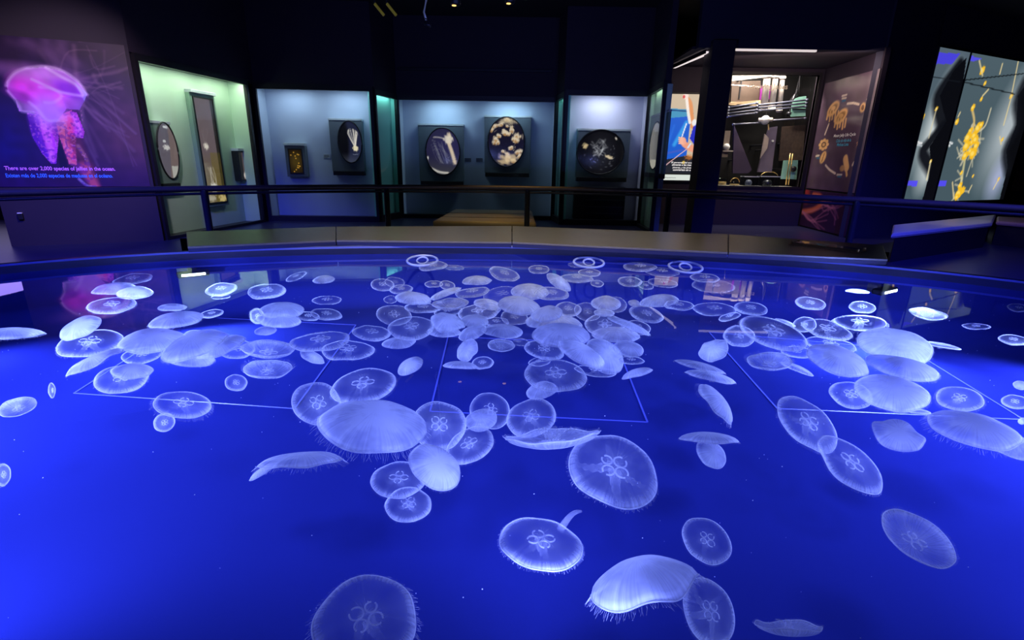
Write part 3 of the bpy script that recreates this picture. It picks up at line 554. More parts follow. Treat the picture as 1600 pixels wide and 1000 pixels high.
pipe('bent_pipe', 'grey pipe slanting down from the top right of the lab window', 'pipe', ((645, 205), (634, 280), (590, 340), (572, 445)), .045, M_STEEL, .6, None, (.1, .95))
v = lp(415, 468, .38); rt = lab_root('valve', 'white valve with a round body on the rod in the lab window', 'valve', v)
MB().lathe([(0, -.13), (.06, -.13), (.075, -.05), (.11, -.03), (.11, .03), (.075, .05), (.06, .13), (0, .13)], 20, axis='y').build('body', M_WHITE, rt, True); MB().tube([(-.16, 0, 0), (.18, 0, .01)], .05, 12).build('sleeve', M_PVC, rt, True); MB().tube([(0, 0, .1), (0, 0, .2)], .025, 10).box(-.09, .09, -.02, .02, .19, .22).build('handle', M_BLACK, rt); MB().tube([(.1, 0, -.1), (.12, -.02, -.24)], .02, 8).build('spout', M_BRASS, rt)
def board(name, label, cat, pts, m, d, thick=.03, extra=None):
    P = [lp(a, b, d) for a, b in pts]; o = P[0].copy(); rt = lab_root(name, label, cat, o)
    f = [p - o for p in P]; n = len(f); mb = MB(); mb.add(f + [p + Vector((0, thick, 0)) for p in f], [tuple(range(n))[::-1], tuple(range(n, 2 * n))] + [(i, (i + 1) % n, n + (i + 1) % n, n + i) for i in range(n)])
    mb.build('board', m, rt)
    c_ = sum(f, Vector()) / n; MB().tube([c_ + Vector((0, thick, 0)), c_ + Vector((0, LD - d - .012, 0))], .025, 8).build('wall_bracket', M_STEEL, rt)
    if extra: extra(rt, o)
    return rt
board('timber_post', 'pale timber post at the left edge of the lab window', 'post', ((160, 360), (178, 165), (188, 165), (170, 360)), M_WOOD, .30); board('timber_beam', 'pale timber beam across the upper left of the lab window', 'beam', ((170, 365), (172, 350), (385, 332), (385, 346)), M_WOOD, .5)
board('wall_cabinet', 'brown open cabinet at the upper left of the lab window', 'cabinet', ((182, 350), (190, 205), (385, 200), (385, 332)), mat('brown_cabinet', (.10, .065, .05), .6), 1.0, .3, lambda rt, o: (MB().box(.18, .21, -.03, 0, .1, .75).build('stile', M_STEEL, rt), MB().box(-.02, 1.0, -.04, 0, -.06, .02).build('shelf', M_WOOD, rt)))
board('ceiling_board', 'cream sloping board along the top left of the lab window', 'board', ((182, 205), (190, 165), (415, 165), (400, 178)), M_PVC, .4); board('magenta_board', 'magenta board behind the cream pipes in the lab window', 'board', ((378, 330), (388, 235), (462, 235), (450, 325)), M_MAG, .95)
board('slanted_beam', 'dark purple slanted beam in the middle of the lab window', 'beam', ((195, 830), (205, 500), (325, 805), (300, 830)), mat('dark_purple_metal', (.05, .035, .075), .5), .8, .08)
board('upright_panel', 'grey purple upright panel in the middle of the lab window', 'panel', ((365, 820), (440, 520), (500, 510), (460, 825)), mat('grey_purple_metal', (.16, .13, .20), .5), .9, .06, lambda rt, o: MB().lathe([(0, -.03), (.03, -.03), (.03, 0), (0, 0)], 12, tuple(lp(465, 610, .9) - o), 'y').build('knob', M_WHITE, rt))
board('triangular_plate', 'pale triangular plate beside the upright panel in the lab window', 'plate', ((382, 730), (412, 560), (442, 590), (430, 660)), mat('pale_plate', (.34, .28, .27), .6), .78)
board('brown_board', 'mottled brown board in the right half of the lab window', 'board', ((508, 745), (530, 512), (690, 500), (668, 740)), M_BRN, .9); board('mint_board', 'mint green board at the upper right of the lab window', 'panel', ((590, 445), (602, 330), (650, 310), (695, 305), (690, 440)), M_MINT, .75, .03, lambda rt, o: MB().box(.0, .42, -.03, 0, .17, .2).build('rail', M_STEEL, rt))
def knob(rt, o):
    MB().lathe([(0, -.10), (.05, -.10), (.075, -.06), (.075, -.02), (.04, 0)], 20, tuple(lp(602, 800, .5) - o), 'y').build('knob', M_BLACK, rt, True)
board('mint_control_box', 'mint green control box with a black knob low in the lab window', 'control box', ((525, 868), (545, 742), (640, 740), (628, 870)), M_MINT, .5, .05, knob)
for k, x in enumerate((0, 17)): pipe('brass_rod', ('left', 'right')[k] + ' one of two brass rods in front of the mint control box', 'rod', ((586 + x, 695), (556 + x, 908)), .014, M_BRASS, .38, 'brass rods in the lab window')
b0 = lp(90, 915, .15); b1 = lp(640, 912, .15)
rt = lab_root('workbench', 'cream worktop along the sill of the lab window', 'worktop', Vector((LX0, .13, LZ0 - .02))); MB().box(.02, LX1 - LX0 - .02, 0, .55, -.06, .012).build('top', M_PVC, rt, bevel=.008); MB().box(.05, LX1 - LX0 - .05, .1, .5, -LZ0 + .02, -.06).build('base', M_BLACK, rt)
def vessel(name, label, x, w, h, m, rect=False, fill=None, handle=False, d=.3, group='clear vessels on the lab worktop'):
    s = F_LAB.at(*cx8(x, 900), d)[0]; rt = lab_root(name, label, 'container', Vector((s, d, LZ0 - .008)), group); w /= 2
    if rect:
        t = .012; MB().box(-w, w, -.12, .12, 0, t).box(-w, -w + t, -.12, .12, t, h).box(w - t, w, -.12, .12, t, h).box(-w, w, -.12, -.12 + t, t, h).box(-w, w, .12 - t, .12, t, h).build('tub', m, rt); MB().box(-w - .015, w + .015, -.135, -.115, h - .02, h).box(-w - .015, w + .015, .115, .135, h - .02, h).build('rim', M_WHITE, rt)
        if fill: MB().lathe([(0, .014), (w * .4, .02), (w * .5, h * .35), (w * .3, h * .62), (0, h * .66)], 14, (-w * .1, 0, 0)).build('contents', fill, rt, True)
    else:
        MB().lathe([(0, 0), (w, 0), (w * 1.05, h * .5), (w * 1.12, h), (w * 1.02, h), (w * .96, h * .5), (w * .9, .012), (0, .012)], 22).build('cup', m, rt, True)
        if fill: MB().lathe([(0, .014), (w * .88, .014), (w * .9, h * .5), (0, h * .5)], 22).build('liquid', fill, rt, True)
    if handle: MB().tube([(w * .9 * math.cos(a), 0, h + .11 * math.sin(a)) for a in np.linspace(0, PI, 14)], .008, 6).build('handle', M_BRASS, rt, True)
vessel('beaker', 'tan beaker at the left end of the lab worktop', 120, .24, .2, M_CLEAR, False, M_AMB); vessel('dish', 'low dish with a wire handle between the beaker and the tubs', 208, .26, .09, M_CLEAR, False, M_AMB, True)
vessel('tub', 'left clear tub with dark contents on the lab worktop', 305, .36, .25, M_CLEAR, True, M_DKPIPE); vessel('tub', 'right clear tub with a brass handle on the lab worktop', 435, .5, .26, M_CLEAR, True, M_STEEL, True)
board('shelf_unit', 'white cluttered shelf at the left edge of the lab window', 'shelf', ((118, 720), (140, 540), (182, 540), (160, 720)), mat('tan_shelf', (.30, .24, .2), .6), .35, .2, lambda rt, o: (MB().lathe([(0, 0), (.07, .01), (.09, .08), (.05, .15), (0, .16)], 14, (.08, -.04, .18)).build('white_bag', M_WHITE, rt, True), MB().box(.0, .26, -.08, 0, .14, .17).build('ledge', M_PVC, rt)))

# life cycle panel on the alcove's right wall: its sheet is mapped by its corners in the photograph
def moon_uv(x, y):
    s, z = F_MOON.at(x, y, -.02); return s, z
c4 = [moon_uv(*p) for p in ((1300, 119), (1371, 119), (1338, 306), (1268, 306))]; ms0 = min(c4[0][0], c4[3][0]); ms1 = max(c4[1][0], c4[2][0]); mz0 = min(c4[2][1], c4[3][1]); mz1 = max(c4[0][1], c4[1][1])
MS0, MS1, MZ0_, MZ1_ = .06, F_MOON.L - .02, .98, 3.45
moon = F_MOON.root('life_cycle_panel', 'purple grey panel showing the jelly life cycle ring, right of the lab window', 'information panel', MS0, -.02, MZ0_); MOW, MOH = MS1 - MS0, MZ1_ - MZ0_
MB().box(0, MOW, 0, .018, 0, MOH).build('backing', M_BLACK, moon)
def paint_moon(P):
    q = lambda *p: [(moon_uv(a, b)[0] - MS0, moon_uv(a, b)[1] - MZ0_) for a, b in p]
    x, z = P.p[:, 0] / MOW, P.p[:, 1] / MOH; P.mix(np.clip(z - .55, 0, 1) * .6, (150, 130, 140)); P.mix(np.clip(x - .82, 0, .2) * 2.5, (170, 165, 165)); P.mix(np.clip(.35 - z, 0, 1), (96, 66, 104))
    O = (238, 186, 120); D = (96, 60, 34); k = .5
    for cx, cy in ((1302, 170), (1314, 182)):
        P.blob(*q((cx, cy))[0], .26, .15, O, 1, .4, .25); P.blob(*q((cx, cy))[0], .17, .08, D, .6, .4, .5); P.blob(*q((cx, cy - 1))[0], .10, .05, O, .9)
        for j in range(5): P.stroke(q((cx - 8 + 4 * j, cy + 4), (cx - 10 + 4 * j, cy + 16 + (j % 2) * 3)), .06, O, .95, .5)
    def flower(cx, cy, r, rz_):
        c = q((cx, cy))[0]
        for j in range(8):
            w = j * PI / 4; P.blob(c[0] + r * math.cos(w), c[1] + rz_ * math.sin(w), r * .42, rz_ * .42, O, 1)
        P.blob(*c, r * .6, rz_ * .6, D, .6); P.blob(*c, r * .4, rz_ * .4, O, .9)
    flower(1287, 226, .17, .10); P.blob(*q((1286, 246))[0], .16, .12, O, 1, .9, .3); P.stroke(q((1284, 252), (1288, 240)), .04, D, .6)
    P.stroke(q((1321, 248), (1323, 262)), .18, O, 1, .3); P.stroke(q((1322, 262), (1323, 274)), .07, O); P.blob(*q((1316, 263))[0], .10, .07, (196, 150, 100), .95, 0, .4); P.blob(*q((1342, 225))[0], .08, .06, (230, 170, 130), .9, 0, .5, .6); P.blob(*q((1348, 168))[0], .10, .10, O, .9, .7, .4); P.blob(*q((1348, 168))[0], .05, .06, D, .8, .7)
    for path in ([(1324, 162), (1333, 161), (1342, 163)], [(1289, 210), (1292, 202), (1295, 194)], [(1290, 258), (1296, 265), (1305, 271)], [(1338, 250), (1334, 254), (1332, 258)]): P.stroke(q(*path), .05, (236, 214, 190), .95)
    for path in ([(1316, 150), (1323, 148)], [(1316, 154), (1322, 153)], [(1355, 155), (1359, 154)], [(1355, 159), (1359, 158)], [(1275, 244), (1280, 243)], [(1308, 273), (1315, 273)]): P.stroke(q(*path), .045, (240, 225, 200), .9)
    for path in ([(1316, 158), (1321, 157)], [(1309, 276), (1314, 276)], [(1276, 247), (1280, 247)]): P.stroke(q(*path), .04, (40, 110, 150), .9)
    P.mottle(.08, 5, 2)
sheet('printed_sheet', M_INKG, moon, 0, MOW, 0, MOH, 120, 150, paint_moon, -.001, (84, 66, 84))
a = moon_uv(1303, 213); b = moon_uv(1337, 212)
writing('english_title', 'Moon Jelly Life Cycle', M_TXTW, moon, a[0] - MS0, -.006, a[1] - MZ0_ - .02, b[0] - a[0], .085, shear=.1)
for k, t in enumerate(('Ciclo de vida de la', 'Medusa Luna')):
    a = moon_uv(1307 + k, 221 + 6 * k); b = moon_uv(1330 - 4 * k, 220 + 6 * k); writing('spanish_title', t, M_TXTC, moon, a[0] - MS0, -.006, a[1] - MZ0_ - .02, b[0] - a[0], .07, shear=.1)
low = F_MOON.root('lower_mural', 'dark purple lower mural with glowing orange tentacle swirl behind the railing', 'mural', MS0, -.02, .04); LH = .90
MB().box(0, MOW, 0, .018, 0, LH).build('backing', M_BLACK, low)
def paint_low(P):
    r2 = random.Random(9); w, h = MOW, LH; P.mix(np.clip(P.p[:, 0] / w, 0, 1) * .5, (60, 14, 92))
    P.stroke([(.02 * w, .98 * h), (.06 * w, .8 * h)], .3, (190, 60, 50), .8, 1.2); arc = [(.02 * w, .38 * h), (.25 * w, .48 * h), (.42 * w, .68 * h), (.36 * w, .86 * h), (.2 * w, .88 * h)]; P.stroke(arc, .14, (214, 104, 70), .9, 1.0)
    for k in range(18):
        a = arc[r2.randint(0, 3)]; P.stroke([a, (a[0] + r2.uniform(.05, .3) * w, a[1] + r2.uniform(-.25, .1) * h), (a[0] + r2.uniform(.2, .6) * w, a[1] + r2.uniform(-.5, .3) * h)], .04, (190, 110, 140), .5, 1.4)
sheet('printed_sheet', M_INK, low, 0, MOW, 0, LH, 90, 60, paint_low, -.001, (44, 12, 50))

# ------------------------------------------------------------------ tall backlit screens on the right
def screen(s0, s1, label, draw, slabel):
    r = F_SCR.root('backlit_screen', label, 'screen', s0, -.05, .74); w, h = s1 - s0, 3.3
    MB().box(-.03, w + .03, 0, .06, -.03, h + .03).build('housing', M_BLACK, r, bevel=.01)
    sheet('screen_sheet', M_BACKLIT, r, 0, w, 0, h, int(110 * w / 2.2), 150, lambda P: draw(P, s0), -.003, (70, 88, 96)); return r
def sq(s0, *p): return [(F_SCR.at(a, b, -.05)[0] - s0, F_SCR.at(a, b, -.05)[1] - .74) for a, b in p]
YEL, GOLD, BONE = (246, 190, 40), (214, 140, 30), (214, 204, 170)
def yjelly(P, s0, cx, cy, r, seed=0):
    c = sq(s0, (cx, cy))[0]; P.blob(*c, r, r * .75, YEL, 1, .8, .3, .2, seed); P.blob(c[0] - r * .2, c[1], r * .5, r * .35, (255, 226, 120), .8, 0, .7)
def draw_s1(P, s0):
    P.mix(np.clip(P.p[:, 1] / 3.3 - .4, 0, 1) * .5, (112, 120, 140)); P.blob(*sq(s0, (1462, 190))[0], .35, .9, (225, 232, 232), .8, -.3, 1.4); P.blob(*sq(s0, (1450, 265))[0], .3, .45, (220, 226, 226), .8, -.4, 1.4)
    P.stroke(sq(s0, (1500, 100), (1472, 140), (1466, 160), (1473, 190)), .25, (14, 16, 22), .95, .8, .5); P.stroke(sq(s0, (1474, 195), (1450, 225), (1442, 240), (1455, 262)), .2, (14, 16, 22), .95, .9, .4); P.poly(sq(s0, (1490, 110), (1468, 150), (1478, 190), (1452, 230), (1455, 262), (1440, 315), (1480, 315), (1510, 90)), (10, 11, 16))  # dark waves are reflections on the panel, painted into the sheet
    P.poly(sq(s0, (1462, 82), (1500, 84), (1488, 100), (1460, 100)), (70, 60, 235), .85); P.poly(sq(s0, (1411, 282), (1434, 282), (1432, 291), (1409, 290)), (84, 76, 245), .95)
    yjelly(P, s0, 1441, 183, .09); yjelly(P, s0, 1463, 170, .06, 2); P.stroke(sq(s0, (1463, 170), (1455, 200), (1451, 215)), .05, BONE, .7, 1); yjelly(P, s0, 1454, 252, .05, 4); P.stroke(sq(s0, (1454, 252), (1448, 280)), .06, (236, 224, 180), .8, 1)
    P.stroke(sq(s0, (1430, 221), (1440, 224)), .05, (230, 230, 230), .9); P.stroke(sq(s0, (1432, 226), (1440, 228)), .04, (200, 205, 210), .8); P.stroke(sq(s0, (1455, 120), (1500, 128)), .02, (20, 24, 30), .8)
def draw_s2(P, s0):
    P.mix(np.clip(P.p[:, 1] / 3.3 - .3, 0, 1) * .4, (96, 112, 122)); P.blob(*sq(s0, (1575, 200))[0], .6, 1.1, (205, 212, 216), .75, -.4, 1.5); P.blob(*sq(s0, (1558, 280))[0], .35, .5, (190, 196, 235), .7, -.3, 1.4)
    P.poly(sq(s0, (1610, 120), (1590, 150), (1588, 195), (1572, 235), (1574, 262), (1560, 318), (1620, 330), (1640, 110)), (10, 11, 15)); P.stroke(sq(s0, (1600, 130), (1588, 160), (1590, 195), (1571, 235), (1574, 265)), .3, (16, 18, 24), .85, 1.4)  # curving dark reflection painted into the sheet
    P.poly(sq(s0, (1510, 85), (1534, 92), (1520, 96), (1508, 94)), (84, 76, 240), .9); P.poly(sq(s0, (1459, 282), (1479, 282), (1477, 291), (1457, 291)), (84, 76, 245), .95)
    r2 = random.Random(12)
    cl = [(1516, 205), (1522, 212), (1512, 215), (1519, 222), (1525, 228), (1510, 228), (1516, 236), (1508, 243), (1528, 200), (1533, 195), (1524, 218), (1520, 240), (1500, 290), (1503, 298), (1498, 302), (1495, 308)]
    for k in range(34):
        a = cl[r2.randint(0, len(cl) - 1)]; P.stroke(sq(s0, a, (a[0] + r2.uniform(-10, 10), a[1] + r2.uniform(-16, 16)), (a[0] + r2.uniform(-14, 14), a[1] + r2.uniform(-28, 28))), .05, BONE, .6, 1)
    P.stroke(sq(s0, (1519, 172), (1522, 190), (1518, 210)), .08, (222, 190, 120), .85, .8); P.stroke(sq(s0, (1548, 170), (1540, 195), (1530, 205)), .06, BONE, .8, 1); P.stroke(sq(s0, (1508, 245), (1504, 270), (1500, 295)), .09, (216, 206, 150), .8, 1); P.stroke(sq(s0, (1520, 245), (1510, 275)), .05, BONE, .7, 1)
    for k, (a, b) in enumerate(cl): yjelly(P, s0, a, b, .10 + .03 * (k % 3), k)
    for a, b, r in ((1520, 168, .09), (1495, 190, .08), (1533, 155, .06), (1535, 110, .11), (1539, 130, .06), (1566, 218, .06), (1580, 150, .08), (1560, 280, .06), (1502, 270, .06), (1520, 275, .05)): yjelly(P, s0, a, b, r, int(a))
    for path in ([(1535, 118), (1530, 95)], [(1497, 182), (1500, 176)], [(1580, 150), (1590, 100), (1592, 90)], [(1580, 152), (1568, 195)], [(1535, 150), (1544, 140)], [(1564, 225), (1562, 214)], [(1560, 280), (1552, 295)], [(1566, 100), (1562, 115)], [(1513, 300), (1518, 290)], [(1490, 310), (1488, 285)]): P.stroke(sq(s0, *path), .05, (226, 206, 150), .85, .9)
    for path in ([(1500, 126), (1600, 115)], [(1500, 127), (1585, 147)]): P.stroke(sq(s0, *path), .025, (12, 16, 20), .95, .5)  # reflected seam lines painted as thin dark strokes
    for path in ([(1474, 221), (1488, 224)], [(1476, 226), (1484, 228)]): P.stroke(sq(s0, *path), .05, (225, 228, 228), .9)
screen(.03, 1.22, 'narrow backlit screen with a painted dark wavy reflection, left of the tall yellow jelly screen', draw_s1, None); screen(1.30, 4.55, 'wide backlit screen with a cluster of yellow jellies, far right', draw_s2, None)
a = F_SCR.at(1586, 272); r_ = F_SCR.root('gold_plaque', 'small gold patterned plaque at the right edge, beyond the yellow jelly screen', 'plaque', 4.9, -.04, .95)
MB().box(0, .7, 0, .03, 0, .55).build('plate', mat('dull_gold', (.35, .22, .06), .4, .5), r_, bevel=.01)
for k in range(3): MB().lathe([(.05, -.01), (.09, -.02), (.09, 0)], 16, (.15 + .2 * k, 0, .28), 'y').build('boss', M_BRASS, r_)
# ------------------------------------------------------------------ the pool
PA, PB, PCY, WATER, BED = 3.95, 2.07, 2.46, .75, .30
def ell(k, n, da=0.0): w = 2 * PI * k / n; return ((PA + da) * math.cos(w), PCY + (PB + da) * math.sin(w))
def ring_surface(prof, n=160, cap=None):
    vs = []; fs = []; m = len(prof)
    for k in range(n):
        for d, z in prof: x, y = ell(k, n, d); vs.append((x, y, z))
    for k in range(n):
        for i in range(m - 1): fs.append((k * m + i, ((k + 1) % n) * m + i, ((k + 1) % n) * m + i + 1, k * m + i + 1))
    if cap is not None: fs.append(tuple(k * m + cap for k in range(n)))
    b = MB(); b.add(vs, fs); return b
M_SHADE = mat('dark_shade_band', (.02, .022, .07), .3)
pool = root('pool', 'long oval pool of deep blue water full of pale moon jellyfish', 'pool', (0, 0, 0))
ring_surface([(0, .752), (0, .50)] + [(-.2 + .2 * math.cos(a), BED + .2 - .2 * math.sin(a)) for a in np.linspace(0, PI / 2, 7)], cap=8).build('basin', M_POOL, pool, True)
ring_surface([(0, .795), (0, .815), (.035, .818), (.04, .80), (.10, .80), (.115, .79), (.115, .77)]).build('rim', M_RIM, pool, False)
ring_surface([(-.002, .80), (-.002, .748)]).build('shade_band', M_SHADE, pool, True)  # wall band above the water, coloured dark for shade under the ledge
ring_surface([(.105, .79), (.10, .0)]).build('outer_wall', M_WALLB, pool, True)
w_ = MB(); w_.add([(*ell(k, 160, -.001), WATER) for k in range(160)], [tuple(range(160))]); tag(w_.build('pool_water', M_WATER), 'clear still water surface filling the oval blue pool', 'water', kind='stuff')
M_LINE = mat('pale_blue_strip', (.10, .13, .62), .6, var=.05)
def outline(pts, label):
    P = [at_z(a, b, BED + .01) for a, b in pts]; c = sum(P, Vector()) / 4; r = root('floor_outline', label, 'marking', (c.x, c.y, BED), 0, 'pale outlines on the pool bed')
    for i in range(4):
        a, b = P[i] - c, P[(i + 1) % 4] - c; t = (b - a).normalized(); n = Vector((-t.y, t.x, 0)) * .0045
        MB().add([(*(a - n).xy, .0005), (*(b - n).xy, .0005), (*(b + n).xy, .0005), (*(a + n).xy, .0005), (*(a - n).xy, .002), (*(b - n).xy, .002), (*(b + n).xy, .002), (*(a + n).xy, .002)], [(0, 3, 2, 1), (4, 5, 6, 7), (0, 1, 5, 4), (1, 2, 6, 5), (2, 3, 7, 6), (3, 0, 4, 7)]).build('strip', M_LINE, r)
outline(((115, 612), (460, 636), (556, 506), (300, 493)), 'thin pale four sided outline on the left of the pool bed')
outline(((672, 640), (1012, 657), (963, 535), (700, 524)), 'thin pale four sided outline in the middle of the pool bed')
outline(((1215, 636), (1600, 653), (1424, 545), (1108, 517)), 'thin pale four sided outline on the right of the pool bed')
M_BULB = mat('flood_lens', (.9, .95, 1), .3, emit=(.75, .9, 1.0, 9.0))
for (x, y, lab, rz, w) in ((-2.50, 3.92, 'bright underwater flood light at the left of the far pool wall', .62, .08), (2.80, 3.74, 'bright underwater flood light at the right of the far pool wall', --.55, .09)):
    r = root('pool_light', lab, 'pool light', (x, y, .655), rz, 'underwater flood lights')
    MB().box(-w - .03, w + .03, -.03, .05, -.016, .026).build('housing', M_BLACK, r, bevel=.012); MB().box(-w, w, -.036, -.03, -.004, .014).build('lens', M_BULB, r, bevel=.002); MB().box(-.03, .03, .05, .12, -.02, .04).build('bracket', M_STEEL, r)
M_PALE = mat('pale_blue_plastic', (.55, .6, .95), .5)
for k, (a, b, rr, lab) in enumerate(((660, 400, 24, 'left'), (920, 403, 24, 'middle'), (1071, 410, 26, 'right'))):
    c = at_z(a, b + 7, WATER - .025); q = c.y / 700 * .86
    r = root('surface_ring', '%s one of three pale double rings in the water under the dark ledge' % ('leftmost', 'middle', 'rightmost')[k], 'ring', c, 0, 'pale rings in the water under the ledge')
    MB().tube([(rr * q * math.cos(t), rr * q * math.sin(t) * .95, .16 * rr * q * math.sin(t)) for t in np.linspace(0, 2 * PI, 41)[:-1]], .010, 8, True).build('outer_ring', M_PALE, r, True)
    MB().tube([(.36 * rr * q * math.cos(t), .36 * rr * q * math.sin(t) * .95, .16 * rr * q * math.sin(t)) for t in np.linspace(0, 2 * PI, 31)[:-1]], .008, 8, True).build('inner_ring', M_PALE, r, True)
rs = random.Random(21); mb = MB()
for k in range(420):
    w = rs.uniform(0, 2 * PI); q = math.sqrt(rs.random()) * .95; c = Vector((PA * q * math.cos(w), PCY + PB * q * math.sin(w), rs.uniform(BED + .05, WATER - .02))); s = rs.uniform(.0008, .0022)
    mb.add([c + Vector(v) * s for v in ((1, 0, 0), (-1, 0, 0), (0, 1, 0), (0, -1, 0), (0, 0, 1), (0, 0, -1))], [(0, 2, 4), (2, 1, 4), (1, 3, 4), (3, 0, 4), (2, 0, 5), (1, 2, 5), (3, 1, 5), (0, 3, 5)])
tag(mb.build('drifting_specks', mat('speck', (.7, .75, .9), .6)), 'tiny pale specks drifting throughout the blue pool water', 'specks', kind='stuff')

# ------------------------------------------------------------------ ledge behind the pool, its plaque
LZ = .865
FR = [tuple(at_z(a, b, LZ).xy) for a, b in ((292, 385), (525, 375), (800, 378), (1138, 394), (1388, 405))]; BK = [tuple(at_z(a, b, LZ).xy) for a, b in ((290, 362), (525, 354), (800, 353), (1138, 366), (1380, 383))]
led = root('display_ledge', 'long curved brown grey ledge along the far side of the pool', 'ledge', (0, 5, 0))
for i in range(4):
    p = [FR[i], FR[i + 1], BK[i + 1], BK[i]]; g = .004
    q = [(x, y - 5) for x, y in p]; q[0] = (q[0][0] + g, q[0][1]); q[3] = (q[3][0] + g, q[3][1]); q[1] = (q[1][0] - g, q[1][1]); q[2] = (q[2][0] - g, q[2][1])
    MB().prism(q, LZ - .018, LZ).build('top_slab', M_LEDGE, led, bevel=.003)
    MB().prism([(x, y + .004) for x, y in q[:2]] + q[2:], LZ - .048, LZ - .019).build('front_edge', M_LEDGEB, led)
MB().prism([(x, y - 5 + .45) for x, y in FR] + [(x, y - 5 - .1) for x, y in BK[::-1]], 0, LZ - .048).build('base', M_WALLB, led)
c = at_z(1291, 387, LZ); d_ = (at_z(1345, 394, LZ) - at_z(1236, 380, LZ)); pl = root('brass_plaque', 'long clear plaque with metal ends on the right end of the ledge', 'plaque', c, math.atan2(d_.y, d_.x)); hl = d_.length / 2
MB().box(-hl, hl, -.09, .09, .0, .006).build('base_plate', mat('bronze_plate', (.55, .40, .26), .4, .4), pl); MB().box(-hl + .02, hl - .02, -.075, .075, .006, .022).build('clear_cover', M_CLEAR, pl)
for s in (-1, 1):
    for t in (-1, 1): MB().lathe([(0, .03), (.010, .03), (.012, .006), (.012, .0)], 12, (s * (hl - .015), t * .07, .0)).build('screw', M_BRASS, pl)
MB().box(-hl + .08, hl - .3, -.03, -.02, .0065, .008).box(-hl + .08, hl - .2, .02, .03, .0065, .008).build('engraved_lines', M_BRASS, pl)
# ------------------------------------------------------------------ handrail
RC, RR = (0.2, 1.45), 7.9
def arc(a): return (RC[0] + RR * math.sin(a), RC[1] + RR * math.cos(a))
rail = root('handrail', 'long dark curved handrail on posts behind the pool', 'handrail', (0, 9, 0))
M_RAIL = mat('rail_bronze', (.10, .075, .06), .35, .5)
AN = np.linspace(-1.15, 1.15, 70)
MB().tube([(arc(a)[0], arc(a)[1] - 9, 1.075) for a in AN], .044, 12).build('top_rail', M_RAIL, rail, True)
MB().tube([(arc(a)[0], arc(a)[1] - 9, 1.005) for a in AN], .020, 8).build('under_rail', M_STEEL, rail, True)
for p in ((330, 300), (605, 294), (824, 294), (1045, 302), (1335, 315)):
    c = at_z(*p, 1.07); a = math.atan2(c.x - RC[0], c.y - RC[1]); x, y = arc(a)
    MB().lathe([(.10, 0), (.10, .012), (.055, .02), (.048, .05), (.048, 1.06)], 16, (x, y - 9, 0)).build('post', M_STEEL, rail, True)
# ------------------------------------------------------------------ upholstered benches
M_PAD = mat('tan_leatherette', (.32, .24, .13), .45, var=.1, bump=.05); M_PADG = mat('grey_leatherette', (.42, .40, .42), .4, var=.08); M_PADR = mat('dusty_red_leatherette', (.40, .24, .22), .45, var=.08)
ot = root('padded_bench', 'low tan padded bench behind the railing, under the oval tanks', 'bench', (-.62, 10.9, 0))
MB().prism([(-.92, -1.10), (1.05, -1.10), (1.05, 1.35), (-.78, 1.35)], .30, .43).build('cushion', M_PAD, ot, True, bevel=.05); MB().prism([(-.84, -1.0), (.97, -1.0), (.97, 1.25), (-.72, 1.25)], .0, .30).build('base', M_FRAME, ot, bevel=.01)
for y in (-.4, .4): MB().box(-.86, 1.0, y - .008, y + .008, .425, .436).build('seam', M_FRAME, ot)
def padded(name, label, corners, m, z, rzn=None):
    P = [at_z(a, b, z) for a, b in corners]; c = sum(P, Vector()) / 4; r = root(name, label, 'bench', (c.x, c.y, 0)); q = [(p.x - c.x, p.y - c.y) for p in P]
    MB().prism(q, z - .09, z).build('cushion', m, r, bevel=.03); MB().prism([(x * .93, y * .93) for x, y in q], 0, z - .09).build('base', M_FRAME, r)
    a, b = Vector(q[0]), Vector(q[1]); MB().tube([(a.x * .99, a.y * .99, z - .05), (b.x * .99, b.y * .99, z - .05)], .012, 6).build('piping', m, r); return r
padded('padded_bench', 'long pale grey padded bench below the yellow jelly screens', ((1393, 365), (1551, 348), (1557, 335), (1396, 351)), M_PADG, .5)
padded('padded_bench', 'dusty red padded bench at the right edge of the hall', ((1557, 345), (1640, 352), (1640, 342), (1558, 338)), M_PADR, .5)
# ------------------------------------------------------------------ things hanging under the ceiling
M_YEL = mat('glowing_yellow_tape', (.75, .55, .03), .5, emit=(.8, .6, .05, .02)); M_SPOT = mat('warm_lamp_face', (1, .8, .5), .4, emit=(1, .55, .12, 2.0))  # the tape is given a faint glow of its own
for k, (x, y, l) in enumerate(((600, 24, 'left'), (619, 24, 'right'))):
    c = at_y(x, y, 8); r = root('hanging_strap', l + ' one of two yellow banded straps hanging from the black ceiling', 'strap', c, 0, 'yellow banded straps'); MB().tube([(0, 0, 0), (-.12, 0, .14)], .02, 8).build('yellow_band', M_YEL, r); MB().tube([(-.12, 0, .14), (-.30, .3, CEIL - c.z - .01)], .012, 6).build('strap', M_STEEL, r)
c = at_y(664, 38, 8); r = root('hanging_pole', 'slim pale curved pole with a dark tip hanging from the ceiling', 'pole', c); MB().tube([(.02, 0, .05), (-.01, 0, .15), (.03, 0, .3), (.08, .1, CEIL - c.z - .01)], .014, 8).build('pole', mat('glowing_pale_steel', (.45, .5, .6), .35, .4, emit=(.4, .5, .7, .05)), r, True); MB().tube([(.08, 0, -.02), (.0, 0, .0), (.02, 0, .07)], .022, 8).build('tip', M_STEEL, r, True)  # pole material glows faintly though it is no lamp
